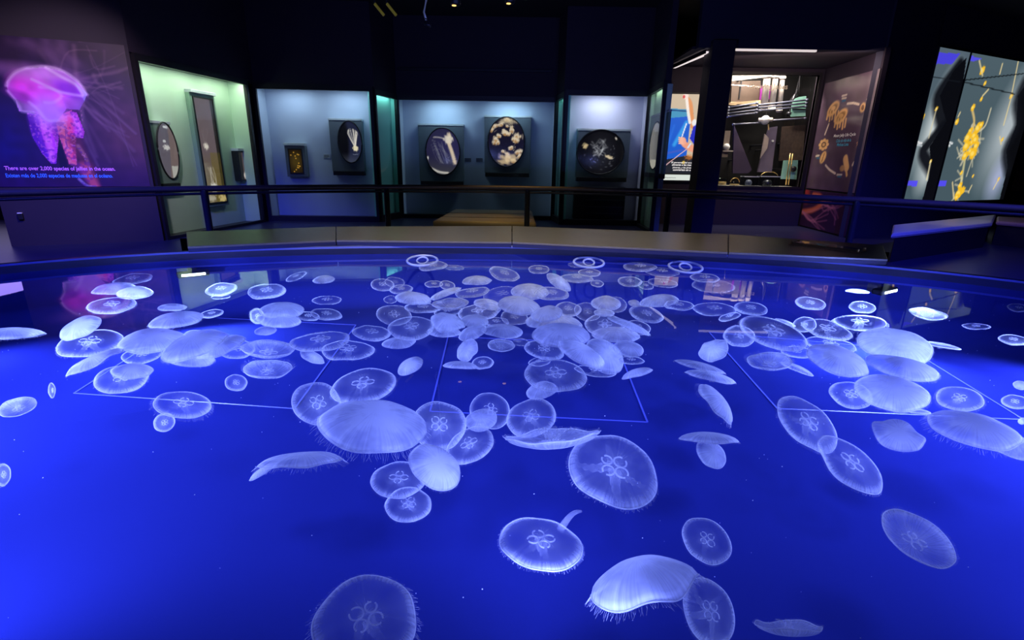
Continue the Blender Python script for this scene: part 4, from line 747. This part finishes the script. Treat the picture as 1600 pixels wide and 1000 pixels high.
for k, (x, y, l) in enumerate(((712, 9, 'left'), (797, 6, 'right'))):
    c = at_y(x, y, 8); r = root('ceiling_spotlight', l + ' one of two ceiling spotlights with small orange glows', 'spotlight', c, 0, 'orange ceiling spotlights'); MB().lathe([(0, .0), (.05, .0), (.07, .02), (.07, .16), (.03, .2), (0, .2)], 16).build('can', M_BLACK, r, True); MB().tube([(0, 0, .2), (0, .05, CEIL - c.z - .01)], .012, 6).build('stem', M_STEEL, r); MB().lathe([(0, -.006), (.03, -.006), (.03, .0)], 12, (-.02, -.02, 0)).build('lens', M_SPOT, r)
# ------------------------------------------------------------------ the moon jellyfish
def jelly_axes(cx, cy, W, H, rot, depth_z, away):
    P = at_z(cx, cy, depth_z); r = (P - EYE).normalized(); k = (P - EYE).dot(_f) / FOC
    c, s = math.cos(math.radians(rot)), math.sin(math.radians(rot))
    M = (_r * c - _u * s) * (W / 2 * k); m = (-_r * s - _u * c) * (H / 2 * k)          # half axes as seen, the second one towards the lower edge
    Mp = M - r * M.dot(r); mp = m - r * m.dot(r); q = Mp.dot(mp); D = Mp.length_squared - mp.length_squared
    if D < 0: Mp, mp = mp, -Mp; D = -D; q = Mp.dot(mp)
    a2 = max(0.0, (-D + math.sqrt(D * D + 4 * q * q)) / 2); be = -math.sqrt(D + a2) if away else math.sqrt(D + a2)
    al = -q / be if abs(be) > 1e-9 else 0.0
    e1 = Mp + r * al; e2 = mp + r * be
    return P, e1, e2, k
def wob(rd, amp):
    t = [(n, rd.uniform(-1, 1) * amp / n ** .6, rd.uniform(0, 2 * PI)) for n in (2, 3, 4, 5, 7)]; return lambda w: 1 + sum(a * math.sin(n * w + p) for n, a, p in t)
GROUP = 'moon jellyfish in the pool'
def jelly(i, cx, cy, W, H, rot, style, depth, label):
    rd = random.Random(1000 + i); st = style[0]; fl = style[1:]
    hh = {'g': .20, 'f': .16, 's': .30, 'b': .34, 'e': .36, 'd': .42}[st]; down = st == 'b' or 'n' in fl
    amp = .06 if 'w' in fl else .04; R = wob(rd, amp); Z = wob(rd, (.14 if st not in 'e' else .07) if 'w' in fl else (.04 if st != 'e' else .025))
    Hd, cyy, cxx = H, cy, cx
    rr = math.radians(rot)
    if st in 'ed':                                  # seen from the side: the open rim is a thin ellipse and the bell stands above it
        Hd = H * (.45 if st == 'e' else .62); sgn = -1 if 'n' in fl else 1; sh = (H - Hd) / 2 * sgn; cxx = cx - math.sin(rr) * sh; cyy = cy + math.cos(rr) * sh
        hh = min(.85, (H - Hd / 2 + 0.0) / (W / 2) * (.62 if st == 'e' else .70) / max(.3, math.sqrt(max(.05, 1 - (Hd / W) ** 2))))
        if 'n' in fl: pass
    if st == 'b': Hd = H * .8; cyy = cy - H * .08
    dz = depth
    for _ in range(3):
        P, e1, e2, k = jelly_axes(cxx, cyy, W, Hd, rot, WATER - dz, 'v' not in fl)
        a = (e1.length + e2.length) / 2; n = e1.cross(e2).normalized()
        if n.dot(EYE - P) < 0: n = -n
        if st == 'b' or ('n' in fl): n = -n
        ez = math.hypot(e1.z, e2.z); top = max(ez, ez * .5 + n.z * hh * a); bot = max(ez, -n.z * hh * a)
        dz = min(max(depth, top + .012), max(top + .012, WATER - BED - bot - .02))
    ex = e1.normalized(); ey = n.cross(ex)
    o = bpy.data.objects.new('moon_jellyfish', None); COL.objects.link(o); o.empty_display_size = .05
    o.matrix_world = Matrix(((ex.x, ey.x, n.x, P.x), (ex.y, ey.y, n.y, P.y), (ex.z, ey.z, n.z, P.z), (0, 0, 0, 1))); tag(o, label, 'jellyfish', GROUP)
    big = W > 60; S = 72 if W > 100 else 48 if big else 32; NR = 12 if big else 8
    om, oc, orim = {'g': (.075, .20, .36), 'f': (.05, .11, .13), 's': (.30, .78, .46), 'b': (.20, .36, .46), 'e': (.42, .6, .5), 'd': (.42, .62, .46)}[st]
    if 'x' in fl: om, oc, orim = om * 1.5, oc * 1.5, orim * 1.4
    if 'o' in fl: om, oc, orim = om * .6, oc * .6, orim * .6
    h = hh * a; vs = [(0, 0, h)]; op = [oc]; fs = []
    rings = [(t, +1) for t in np.linspace(0, 1, NR + 1)[1:] ** .85] + [(t, -1) for t in np.linspace(1, 0, NR // 2 + 1)[1:-1]]
    for t, sd in rings:
        for q in range(S):
            w = 2 * PI * q / S; rr_ = a * t * (1 + (R(w) - 1) * t * t)
            z = h * (1 - t * t) ** .62 if sd > 0 else h * .45 * (1 - t * t) ** .7
            z += a * (Z(w + 1) - 1) * t ** 3
            vs.append((rr_ * math.cos(w), rr_ * math.sin(w), z))
            cen = max(0, 1 - t / .5) ** .8 if st not in 'sed' else max(0, 1 - (t / .92) ** 2) ** .9; edge = max(0, (t - .80) / .20)
            op.append((om + (oc - om) * cen + (orim - om) * edge) * (1 if sd > 0 else .55))
    for q in range(S): fs.append((0, 1 + q, 1 + (q + 1) % S))
    m = len(rings)
    for j in range(m - 1):
        for q in range(S): fs.append((1 + j * S + q, 1 + (j + 1) * S + q, 1 + (j + 1) * S + (q + 1) % S, 1 + j * S + (q + 1) % S))
    last = 1 + (m - 1) * S; vs.append((0, 0, h * .45)); op.append(oc * .5)
    for q in range(S): fs.append((last + q, len(vs) - 1, last + (q + 1) % S))
    b = MB(); b.add(vs, fs, op); bell = b.build('bell', M_BELLS if st in 'sed' else M_BELL, o, True)
    edge = [Vector((a * R(w) * math.cos(w), a * R(w) * math.sin(w), a * (Z(w + 1) - 1))) for w in (2 * PI * q / S for q in range(S))]
    tr = max(.016 * a, .62 * k)
    mo = {'g': .62, 'f': .25, 's': .45, 'b': .8, 'e': .6, 'd': .55}[st] * (.6 if 'o' in fl else 1)
    b = MB(); b.tube(edge, tr, 6 if big else 5, True, mo); b.build('bell_margin', M_ORGAN, bell, True)
    gz = h * (.52 if st != 's' else .5)
    if st in 'gfb' or big:
        ph = rd.uniform(0, PI / 2); vis = rd.uniform(.55, 1.15); go = {'g': .52, 'f': .22, 's': .4, 'b': .6, 'e': .4, 'd': .45}[st]
        for j in range(4):
            w0 = ph + j * PI / 2; gr = a * rd.uniform(.115, .145); c = Vector((a * .215 * math.cos(w0), a * .20 * math.sin(w0), gz))
            n_ = 20 if big else 10; pts = [c + Vector((gr * math.cos(w0 + t), gr * math.sin(w0 + t), 0)) for t in np.linspace(.35, 2 * PI - .35, n_)]
            b = MB(); b.tube(pts, max(.020 * a, .45 * k), 6 if big else 4, False, go * vis); b.build('gonad', M_ORGAN, o, True)
    if big and st != 'f':
        nA = 4; fz = rd.uniform(.5, 1.5)
        for j in range(nA):                                   # frilled arms under the bell
            w0 = rd.uniform(0, .6) + j * 2 * PI / nA; L = a * rd.uniform(.42, .62) * (1.6 if 'a' in fl else 1); nS = 16; vs = []; fs = []; op = []
            bend = rd.uniform(-.7, .7); drop = h * .45 + .0
            for q in range(nS + 1):
                t = q / nS; w = w0 + bend * t; cx_ = Vector((L * (.08 + .9 * t) * math.cos(w), L * (.08 + .9 * t) * math.sin(w), drop * (1 - t) - a * .10 * t - a * .12 * math.sin(PI * t)))
                sd = Vector((-math.sin(w), math.cos(w), 0)); wd = a * (.15 - .10 * t)
                for e in (-1, -.33, .33, 1): vs.append(cx_ + sd * wd * e + Vector((0, 0, a * .035 * math.sin(q * 1.9 + e * 2 + j) * abs(e)))); op.append((.22 if abs(e) < .5 else .40) * (1 - .6 * t) * (.55 if st == 'g' and 'a' not in fl else .8) * fz)
            for q in range(nS):
                for e in range(3): fs.append((q * 4 + e, q * 4 + e + 1, q * 4 + e + 5, q * 4 + e + 4))
            b = MB(); b.add(vs, fs, op); b.build('oral_arm', M_ORGAN, o, True)
    if (W > 70 and st != 'f') or 't' in fl:                    # hair fine tentacles all round the rim
        b = MB(); nT = 170 if W > 100 else 100; le = a * (.20 if 't' in fl else .09)
        for q in range(nT):
            w = 2 * PI * (q + rd.uniform(-.3, .3)) / nT; p = Vector((a * R(w) * math.cos(w), a * R(w) * math.sin(w), a * (Z(w + 1) - 1))); l = le * rd.uniform(.4, 1.2); dv = Vector((math.cos(w) * .7, math.sin(w) * .7, -.6)); sw = Vector((-math.sin(w), math.cos(w), 0)) * l * rd.uniform(-.4, .4)
            b.tube([p, p + dv * l * .5 + sw * .3, p + dv * l + sw], max(.15 * k, .003 * a), 3, False, .22, False)
        tag(b.build('tentacle_fringe', M_ORGAN, bell), kind='stuff')
    if 'l' in fl:                                             # one long trailing arm
        d = (at_z(908, 799, P.z) - P); loc = o.matrix_world.to_3x3().inverted() @ d; s0 = Vector((loc.x * .45, loc.y * .45, 0)); pts = [s0.lerp(loc, t) + Vector((0, 0, .018 * math.sin(PI * t))) for t in np.linspace(0, 1, 14)]
        b = MB(); b.tube(pts, [.0035 + .0075 * (1 - t) for t in np.linspace(0, 1, 14)], 8, False, [.22 * (1 - .55 * t) * min(1, t * 5 + .1) for t in np.linspace(0, 1, 14)]); b.build('trailing_arm', M_ORGAN, o, True)
    return o
J = []
def R_(*a): J.append(a)
# ---- large and near jellyfish
R_(572, 968, 168, 140, -32, 'gxt', .12, 'large blurred moon jellyfish with four bright rings, cut by the bottom edge left of centre')
R_(1004, 902, 168, 84, -12, 'dwxt', .14, 'large cap shaped jellyfish with a wavy hem and trailing arms near the bottom')
R_(1108, 955, 112, 74, 68, 'gxa', .20, 'jellyfish on its side with tangled arms, tucked behind the big wavy cap')
R_(1230, 986, 106, 32, 4, 'enw', .12, 'flattened jellyfish with a pale top line, cut by the bottom edge right of centre')
R_(1104, 844, 86, 62, 40, 'g', .22, 'small tilted oval jellyfish with four neat rings, alone above the big wavy cap')
R_(845, 848, 130, 80, 12, 'gxl', .12, 'clear jellyfish with a frilly centre and one long arm reaching up to the right')
R_(958, 733, 146, 104, 28, 'gxa', .16, 'large clear round jellyfish with radial lines and four rings, right of centre')
R_(1434, 845, 138, 74, 34, 'bx', .10, 'large tilted oval jellyfish with a thick pale rim, alone at the lower right')
R_(584, 664, 168, 78, 4, 'sxt', .10, 'largest milky white dome jellyfish with a fringed rim, left of centre')
R_(686, 664, 84, 76, 12, 'gx', .24, 'clear ribbed jellyfish half hidden behind the right end of the milky white dome')
R_(680, 729, 88, 62, 36, 'sx', .12, 'solid pale helmet shaped jellyfish below the right end of the milky white dome')
R_(623, 749, 86, 56, -8, 'gx', .20, 'ribbed saucer jellyfish left of the pale helmet shaped one')
R_(638, 788, 72, 54, -6, 'gx', .28, 'round clear jellyfish lowest in the cluster under the milky white dome')
R_(734, 695, 80, 50, -28, 'gx', .16, 'tilted clear jellyfish right of the pale helmet, its inner folds showing')
R_(752, 656, 50, 34, -16, 's', .14, 'small milky jellyfish lying over a clear one right of the ribbed jellyfish')
R_(766, 641, 64, 54, 28, 'go', .28, 'faint clear jellyfish behind the small milky one, touching the dark gap at mid pool')
R_(470, 713, 136, 32, -5, 'ewxt', .10, 'long white jellyfish seen from the side with wispy arms below, left of the milky dome')
R_(410, 733, 52, 16, -32, 'ex', .16, 'short pale jellyfish poking out under the left tip of the long white one')
R_(496, 630, 78, 66, 14, 'gx', .14, 'round jellyfish with a bunch of rings, upper left of the milky white dome')
R_(568, 602, 106, 50, -12, 'gx', .24, 'wide clear jellyfish with fine radial lines just above the milky white dome')
R_(830, 652, 78, 58, -12, 'gx', .18, 'round ringed jellyfish standing on the top edge of a long flat one at mid pool')
R_(864, 691, 146, 40, -4, 'ewn', .11, 'long flat jellyfish seen from the side above the large clear round one')
R_(868, 586, 96, 50, 4, 'gx', .10, 'domed jellyfish with a clear four lobed centre, right above the round ringed one')
R_(846, 610, 48, 26, -14, 's', .20, 'small milky jellyfish tucked under the domed four lobed one')
R_(1107, 680, 92, 24, 3, 'ex', .10, 'flat spindle shaped jellyfish on the open water right of the middle outline')
R_(1111, 709, 54, 36, 42, 's', .20, 'small oval jellyfish hanging below the flat spindle shaped one')
R_(1125, 626, 78, 34, 52, 'ewxt', .12, 'bent jellyfish with a ragged frilly side, just above the flat spindle shaped one')
R_(1094, 569, 80, 16, 14, 'ex', .10, 'upper of two long flat jellyfish lying close together over the blue gap')
R_(1110, 584, 80, 20, 12, 'ex', .20, 'lower of two long flat jellyfish lying close together over the blue gap')
R_(1115, 547, 48, 32, -22, 'sw', .16, 'cup shaped jellyfish near the upper left corner of the right outline')
R_(1261, 661, 112, 60, 40, 'gx', .14, 'tilted jellyfish with lumpy white rings at the lower left corner of the right outline')
R_(1328, 725, 126, 54, 40, 'gx', .18, 'long tilted jellyfish with a dense white middle, trailing from the lumpy ringed one')
R_(1402, 679, 86, 44, 20, 'sxw', .12, 'pale kidney shaped jellyfish with a notch at its right end')
R_(1499, 623, 74, 38, 8, 'gxt', .10, 'oval jellyfish with a spiky left fringe above the long white slab at the right')
R_(1520, 671, 156, 46, 14, 'sxt', .10, 'long thick white slab of a jellyfish near the right edge')
R_(1588, 699, 112, 32, 18, 's', .20, 'pale jellyfish mostly under the right end of the long white slab')
# ---- right cluster
R_(1398, 540, 120, 52, 12, 'sx', .08, 'brightest cyan white jellyfish with a four ring centre, top of the right cluster')
R_(1408, 574, 116, 30, 14, 'sx', .14, 'bright cyan white jellyfish directly below the brightest one')
R_(1308, 563, 104, 40, 20, 'sx', .10, 'bright white leaf shaped jellyfish in the heart of the right cluster')
R_(1392, 613, 120, 52, 12, 'sx', .18, 'broad milky jellyfish at the bottom of the right cluster')
R_(1329, 617, 68, 40, 16, 'gx', .26, 'clear angular jellyfish at the lower left of the broad milky one')
R_(1434, 640, 40, 12, 6, 'e', .26, 'small flat jellyfish sticking out under the broad milky one')
R_(1297, 539, 82, 22, 10, 'g', .26, 'faint jellyfish between the white leaf shaped one and the rimmed oval above it')
R_(1292, 515, 78, 28, 14, 'gx', .10, 'oval jellyfish with a bright full rim above the white leaf shaped one')
R_(1257, 507, 36, 24, -4, 'go', .18, 'small round clear jellyfish behind the left end of the bright rimmed oval')
R_(1228, 502, 34, 8, 20, 'e', .20, 'thin faint sliver of a jellyfish left of the bright rimmed oval')
R_(1343, 504, 82, 24, 4, 'got', .20, 'faint fringed jellyfish behind the brightest cyan one')
R_(1207, 520, 112, 42, 20, 'gx', .10, 'large mottled jellyfish at the left end of the right cluster')
R_(1155, 525, 50, 32, 4, 'gx', .22, 'round clear jellyfish under the left end of the large mottled one')
R_(1202, 566, 72, 32, 3, 'bxt', .12, 'saucer jellyfish with a ragged hollow centre, below the large mottled one')
R_(1244, 550, 48, 18, 6, 'g', .20, 'small pale jellyfish joining the ragged saucer to the white leaf shaped one')
R_(1246, 573, 56, 14, 22, 'eo', .28, 'faint narrow jellyfish under the left end of the white leaf shaped one')
R_(1470, 537, 66, 11, 10, 'e', .20, 'faint pointed jellyfish poking out right of the brightest cyan one')
R_(1450, 491, 60, 19, 10, 'bx', .06, 'bright rimmed oval jellyfish below the right flood light')
R_(1525, 510, 44, 9, 3, 'fx', .18, 'very faint flat jellyfish on the empty water at the right')
R_(1583, 531, 48, 15, 8, 'gx', .08, 'pale rimmed jellyfish cut by the right edge, level with the brightest cyan one')
R_(1592, 481, 36, 12, 6, 'g', .10, 'small jellyfish cut by the right edge under the pool rim')
R_(1594, 602, 22, 13, 10, 's', .12, 'small pale end of a jellyfish at the right edge, upper of two')
R_(1586, 628, 44, 21, 8, 'gx', .12, 'small clear jellyfish at the right edge beside the outline corner')
R_(1598, 652, 14, 22, 0, 'e', .12, 'last sliver of a jellyfish at the right edge, above the long white slab')
# ---- far right
R_(1266, 474, 48, 19, 8, 'gx', .06, 'lone oval jellyfish halfway between the mottled one and the ledge')
R_(1347, 480, 42, 18, 6, 'g', .06, 'lone faint round jellyfish left of the bright rimmed oval near the right flood light')
R_(1340, 453, 38, 9, 5, 'ex', .05, 'tiny bright flat jellyfish just left of the right flood light')
R_(1173, 482, 52, 20, 7, 'gx', .06, 'clear oval jellyfish with four tiny rings, far side right of centre')
R_(1116, 483, 68, 20, 3, 'fx', .16, 'faint wide jellyfish left of the one with four tiny rings')
R_(1140, 495, 34, 11, -13, 'g', .12, 'small thin jellyfish below the gap between the faint wide one and the four ring one')
R_(1101, 434, 46, 13, 4, 'g', .05, 'pale flat jellyfish just under the ledge, right of the rightmost double ring')
R_(1114, 447, 66, 20, 4, 'fx', .10, 'faint wide jellyfish right below the pale flat one under the ledge')
R_(1061, 477, 46, 15, 3, 'gx', .07, 'right one of a row of far jellyfish below the bright window reflection')
R_(1030, 471, 62, 16, -6, 's', .10, 'left one of a row of far jellyfish below the bright window reflection')
R_(991, 474, 18, 10, 10, 's', .12, 'tiny pale jellyfish at the left end of the row below the bright window reflection')
# ---- middle cluster, right half
R_(1010, 491, 54, 24, 14, 'gx', .10, 'tilted jellyfish with a dark middle, alone right of the middle cluster')
R_(984, 506, 72, 15, 22, 'ex', .08, 'bright slanted lens shaped jellyfish at the right of the middle cluster')
R_(947, 474, 46, 22, 2, 's', .14, 'milky round jellyfish at the upper right of the middle cluster')
R_(962, 476, 34, 24, 4, 'fx', .24, 'faint outline of a jellyfish peeping out behind the milky round one')
R_(918, 487, 42, 28, 10, 'f', .28, 'dim deep jellyfish left of the milky round one')
R_(945, 508, 62, 36, 4, 'gx', .20, 'hazy jellyfish under the left end of the bright slanted lens')
R_(962, 524, 74, 20, 4, 's', .24, 'hazy flat jellyfish below the bright slanted lens')
R_(944, 489, 32, 10, 4, 's', .12, 'small pale flat jellyfish at the upper tip of the bright slanted lens')
R_(996, 512, 40, 22, 10, 'go', .26, 'faint clear jellyfish behind the lower tip of the bright slanted lens')
R_(876, 524, 92, 34, 2, 'sx', .08, 'large bright milky oval jellyfish in the very middle of the middle cluster')
R_(850, 547, 62, 28, 12, 'gx', .18, 'clear jellyfish with four fine rings below the left end of the large milky oval')
R_(843, 565, 34, 14, -8, 'go', .26, 'faint curved rim of a jellyfish between the four fine rings and the four lobed dome')
R_(908, 553, 80, 26, 28, 'sx', .10, 'bright slanted jellyfish below the large milky oval')
R_(944, 556, 68, 46, 38, 's', .24, 'broad hazy hood of a jellyfish right of the bright slanted one')
R_(930, 580, 66, 14, 8, 'go', .30, 'ragged faint jellyfish hanging under the broad hazy hood')
R_(982, 545, 48, 24, 12, 's', .10, 'smooth little dome jellyfish right of the broad hazy hood')
R_(986, 563, 40, 12, 4, 'g', .20, 'flat jellyfish directly under the smooth little dome')
R_(994, 580, 50, 17, -16, 'ex', .08, 'bright tilted jellyfish above the right side of the middle outline')
R_(854, 491, 50, 24, -8, 'sx', .08, 'bright egg shaped jellyfish in the upper middle of the middle cluster')
R_(888, 483, 40, 22, 6, 'gx', .16, 'clear jellyfish with faint rings right of the bright egg shaped one')
R_(866, 505, 88, 22, 4, 's', .24, 'hazy jellyfish between the bright egg and the large milky oval')
R_(862, 459, 54, 20, 3, 'gx', .08, 'jellyfish with a bright inner ring, far side of the middle cluster')
R_(828, 456, 58, 24, 2, 's', .14, 'hazy jellyfish left of the one with a bright inner ring')
R_(873, 441, 44, 16, 34, 's', .06, 'slanted milky jellyfish near the ledge, above the one with a bright inner ring')
R_(901, 435, 52, 12, 3, 'gx', .06, 'flat wide jellyfish right of the slanted milky one near the ledge')
R_(842, 421, 32, 13, 2, 'g', .05, 'small faint jellyfish under the ledge, in line with the tan padded bench')
R_(921, 426, 34, 12, 2, 'g', .05, 'small faint jellyfish over the green window reflection under the ledge')
R_(908, 414, 40, 8, 2, 'fx', .05, 'dim flat jellyfish just below the middle double ring')
R_(933, 443, 20, 10, 6, 'g', .08, 'tiny round jellyfish alone in the dark patch beyond the middle cluster')
R_(984, 440, 38, 15, 4, 'gx', .06, 'jellyfish with a speckled middle in the dark patch left of the window reflection')
R_(1009, 446, 24, 12, 10, 'go', .12, 'faint small jellyfish overlapping the right end of the speckled one')
R_(1000, 417, 52, 14, 2, 'gx', .05, 'pale wide jellyfish under the ledge left of the rightmost double ring')
R_(1034, 425, 54, 13, 5, 'go', .08, 'faint jellyfish outline crossing the bright window reflection')
R_(1035, 442, 46, 13, 6, 'go', .10, 'faint lower jellyfish outline right under the bright window reflection')
# ---- middle cluster, left half
R_(811, 478, 66, 27, 8, 'sx', .08, 'bright smooth oval jellyfish at the top centre of the middle cluster')
R_(788, 428, 48, 20, 14, 'gx', .05, 'tilted oval jellyfish with a curly centre, close to the ledge')
R_(745, 439, 46, 12, -2, 's', .06, 'flat milky jellyfish left of the tilted one with a curly centre')
R_(677, 416, 44, 13, -6, 'gx', .05, 'flat jellyfish with a notch, right below the leftmost double ring')
R_(710, 418, 30, 8, 4, 'fx', .06, 'dim streak of a jellyfish right of the notched flat one')
R_(754, 402, 26, 10, -6, 'sw', .05, 'small half moon jellyfish right under the ledge edge')
R_(785, 460, 60, 24, -6, 'f', .26, 'dim deep jellyfish above the bright smooth oval')
R_(738, 457, 54, 14, -8, 'gx', .08, 'jellyfish with a fluffy lower side in the far left of the middle cluster')
R_(695, 456, 52, 14, -20, 'ex', .06, 'bright upward slanting jellyfish in the far left of the middle cluster')
R_(678, 444, 28, 10, 0, 'g', .10, 'small dim jellyfish above the bright upward slanting one')
R_(699, 446, 24, 14, 10, 'gx', .12, 'small round jellyfish behind the upper end of the upward slanting one')
R_(646, 467, 56, 18, 5, 'sx', .06, 'bright bowl shaped jellyfish at the left of the middle cluster')
R_(627, 452, 36, 14, -4, 'gx', .06, 'small ring edged jellyfish above the bright bowl shaped one')
R_(598, 445, 36, 19, 4, 'g', .07, 'round dim jellyfish at the far left of the middle cluster')
R_(617, 441, 30, 16, 8, 'f', .10, 'very dim jellyfish overlapping the right side of the round dim one')
R_(610, 468, 20, 12, 0, 'f', .14, 'faint little jellyfish left of the bright bowl shaped one')
R_(661, 481, 56, 15, 2, 'gx', .10, 'flat jellyfish below the bright bowl shaped one')
R_(700, 487, 44, 12, -6, 'g', .22, 'dim flat jellyfish below the pale saucer in the left middle cluster')
R_(704, 475, 56, 19, -4, 'bx', .07, 'pale saucer jellyfish with a dark hollow in the left of the middle cluster')
R_(616, 492, 54, 32, 4, 'fx', .22, 'dim large jellyfish deep down left of the middle cluster')
R_(749, 487, 68, 26, -8, 'gx', .14, 'clear jellyfish with a cloudy middle left of the bright smooth oval')
R_(762, 476, 44, 14, 10, 's', .20, 'hazy jellyfish between the cloudy one and the bright smooth oval')
R_(643, 512, 72, 36, -4, 'gx', .08, 'round jellyfish with the clearest four petal rings, left end of the middle cluster')
R_(623, 536, 54, 15, -6, 's', .18, 'ragged pale jellyfish under the one with the clearest four petals')
R_(581, 520, 60, 23, 3, 'gx', .09, 'oval jellyfish left of the one with the clearest four petals')
R_(700, 504, 54, 28, 10, 'sxw', .07, 'folded bright jellyfish at the lower left of the middle cluster')
R_(694, 519, 52, 14, 3, 's', .16, 'pale jellyfish lying under the folded bright one')
R_(741, 502, 44, 20, 2, 'sx', .08, 'smooth bright jellyfish right of the folded one')
R_(738, 520, 46, 20, -22, 's', .10, 'drooping pale jellyfish under the smooth bright one')
R_(785, 518, 64, 18, 3, 's', .12, 'broad pale jellyfish right of the drooping one')
R_(776, 503, 38, 14, 2, 'g', .20, 'dim ringed jellyfish above the broad pale one')
R_(804, 496, 44, 22, 8, 'f', .28, 'very dim jellyfish deep between the bright oval and the broad pale one')
R_(783, 541, 42, 23, 2, 'bx', .09, 'small bowl shaped jellyfish with folds, just below the middle cluster')
R_(808, 534, 40, 12, 8, 'f', .24, 'dim flat jellyfish right of the small bowl with folds')
R_(730, 547, 38, 28, -58, 'sw', .12, 'upright cupped jellyfish left of the small bowl with folds')
R_(720, 568, 56, 16, 3, 'ex', .10, 'flat bright jellyfish under the upright cupped one')
R_(754, 567, 34, 19, -6, 'gx', .18, 'small clear jellyfish overlapping the right end of the flat bright one')
R_(641, 572, 44, 22, -30, 'sx', .12, 'small tilted pod shaped jellyfish alone left of the middle outline')
# ---- left cluster
R_(417, 455, 60, 23, -4, 'gx', .06, 'oval jellyfish with a bright four lobed centre, far side left of centre')
R_(506, 437, 34, 11, -6, 's', .06, 'small milky jellyfish under the ledge, right of the four lobed far one')
R_(463, 432, 34, 10, -22, 'fx', .06, 'dim slanting jellyfish over the green window reflection')  # reflected streak on the water, built as a jellyfish shape
R_(511, 469, 46, 13, -2, 'f', .20, 'very dim flat jellyfish alone in dark water left of centre')
R_(441, 485, 70, 22, -3, 'sx', .06, 'upper of two stacked milky jellyfish with ragged left ends')
R_(436, 501, 70, 20, 4, 'sx', .14, 'lower of two stacked milky jellyfish with ragged left ends')
R_(402, 494, 22, 24, -30, 'gxt', .18, 'ragged clear jellyfish at the left ends of the two stacked milky ones')
R_(415, 517, 34, 13, -4, 's', .08, 'small egg shaped jellyfish below the two stacked milky ones')
R_(510, 491, 48, 18, 6, 'gx', .07, 'clear rimmed jellyfish right of the two stacked milky ones')
R_(482, 494, 34, 14, 4, 'g', .14, 'faint jellyfish half under the left end of the clear rimmed one')
R_(501, 533, 92, 29, -6, 'gx', .08, 'wide jellyfish with small rings just left of the middle cluster')
R_(544, 547, 82, 30, -2, 'g', .20, 'wide clear jellyfish below and right of the one with small rings')
R_(488, 558, 40, 16, 24, 's', .12, 'small spindle jellyfish under the one with small rings')
R_(420, 546, 84, 31, 1, 'bx', .08, 'saucer jellyfish with a thick bright lower edge, right part of the left cluster')
R_(419, 578, 76, 34, -2, 'bxt', .16, 'bowl jellyfish with cloudy folds right below the thick edged saucer')
R_(371, 546, 56, 28, -4, 'g', .20, 'faint clear jellyfish left of the thick edged saucer')
R_(369, 598, 34, 26, 4, 'gx', .14, 'small round ball like jellyfish alone below the left cluster')
R_(346, 452, 50, 19, -9, 'gx', .06, 'rimmed jellyfish right of the left flood light')
R_(345, 464, 30, 6, -4, 'f', .12, 'faint trace of a jellyfish below the rimmed one near the left flood light')
R_(269, 481, 46, 9, -2, 'sx', .06, 'small solid flat jellyfish below the left flood light')
R_(276, 501, 88, 20, -9, 'sx', .06, 'brightest cyan white leaf shaped jellyfish on the left')
R_(331, 490, 36, 12, -10, 'gx', .08, 'small rimmed jellyfish at the right tip of the cyan leaf shaped one')
R_(238, 533, 106, 35, -7, 'sx', .07, 'wide bright oval jellyfish in the middle of the left cluster')
R_(222, 555, 64, 24, -8, 'g', .18, 'clear jellyfish under the wide bright oval')
R_(302, 525, 36, 18, -10, 's', .20, 'small pale jellyfish peeping out above the fan of bright lobes on the left')
R_(304, 540, 110, 34, -20, 'sx', .08, 'largest lobe shaped jellyfish of the bright fan in the left cluster')
R_(344, 542, 82, 24, -20, 'sx', .14, 'right hand lobe shaped jellyfish of the bright fan in the left cluster')
R_(296, 560, 82, 24, 4, 'sx', .20, 'lowest lobe shaped jellyfish of the bright fan in the left cluster')
R_(126, 512, 68, 29, -24, 'sx', .07, 'bright tilted jellyfish at the upper left end of the left cluster')
R_(141, 536, 106, 40, -9, 'g', .16, 'large clear jellyfish with cloudy streaks under the bright tilted one')
R_(146, 559, 98, 24, -24, 'exw', .08, 'bright slanting side on jellyfish with a pointed tail on the left')
R_(190, 592, 88, 42, -8, 'gx', .14, 'large clear jellyfish lying over the left corner of the left outline')
R_(207, 580, 66, 23, -3, 'sx', .06, 'smooth milky jellyfish resting on the top of the large clear one by the outline corner')
R_(286, 632, 90, 42, 3, 'gxt', .10, 'jellyfish with a hairy fringe and white centre, above the bright water on the left')
R_(257, 660, 34, 28, -24, 'gx', .20, 'small clear jellyfish hanging under the hairy fringed one')
R_(28, 638, 62, 34, -16, 'bx', .10, 'tilted oval jellyfish with double rim at the left edge')
R_(4, 742, 26, 34, 6, 'gxt', .12, 'fringed end of a jellyfish cut by the left edge')
R_(14, 515, 112, 28, -3, 'ex', .07, 'pointed white jellyfish cut by the left edge, level with the left cluster')
R_(208, 436, 62, 15, -8, 'gx', .05, 'topmost of four far jellyfish at the left, close to the pool rim')
R_(179, 452, 70, 15, -6, 's', .07, 'second from the rim of four far jellyfish at the left, greyish')
R_(211, 458, 58, 18, -4, 'sx', .05, 'solid milky one of four far jellyfish at the left')
R_(175, 477, 76, 25, -6, 'gx', .07, 'lowest of four far jellyfish at the left, clear with a curly centre')
R_(81, 610, 10, 24, -5, 'fx', .16, 'small blurred upright smear of a jellyfish alone at the left')
for i, a in enumerate(J): jelly(i, *a)
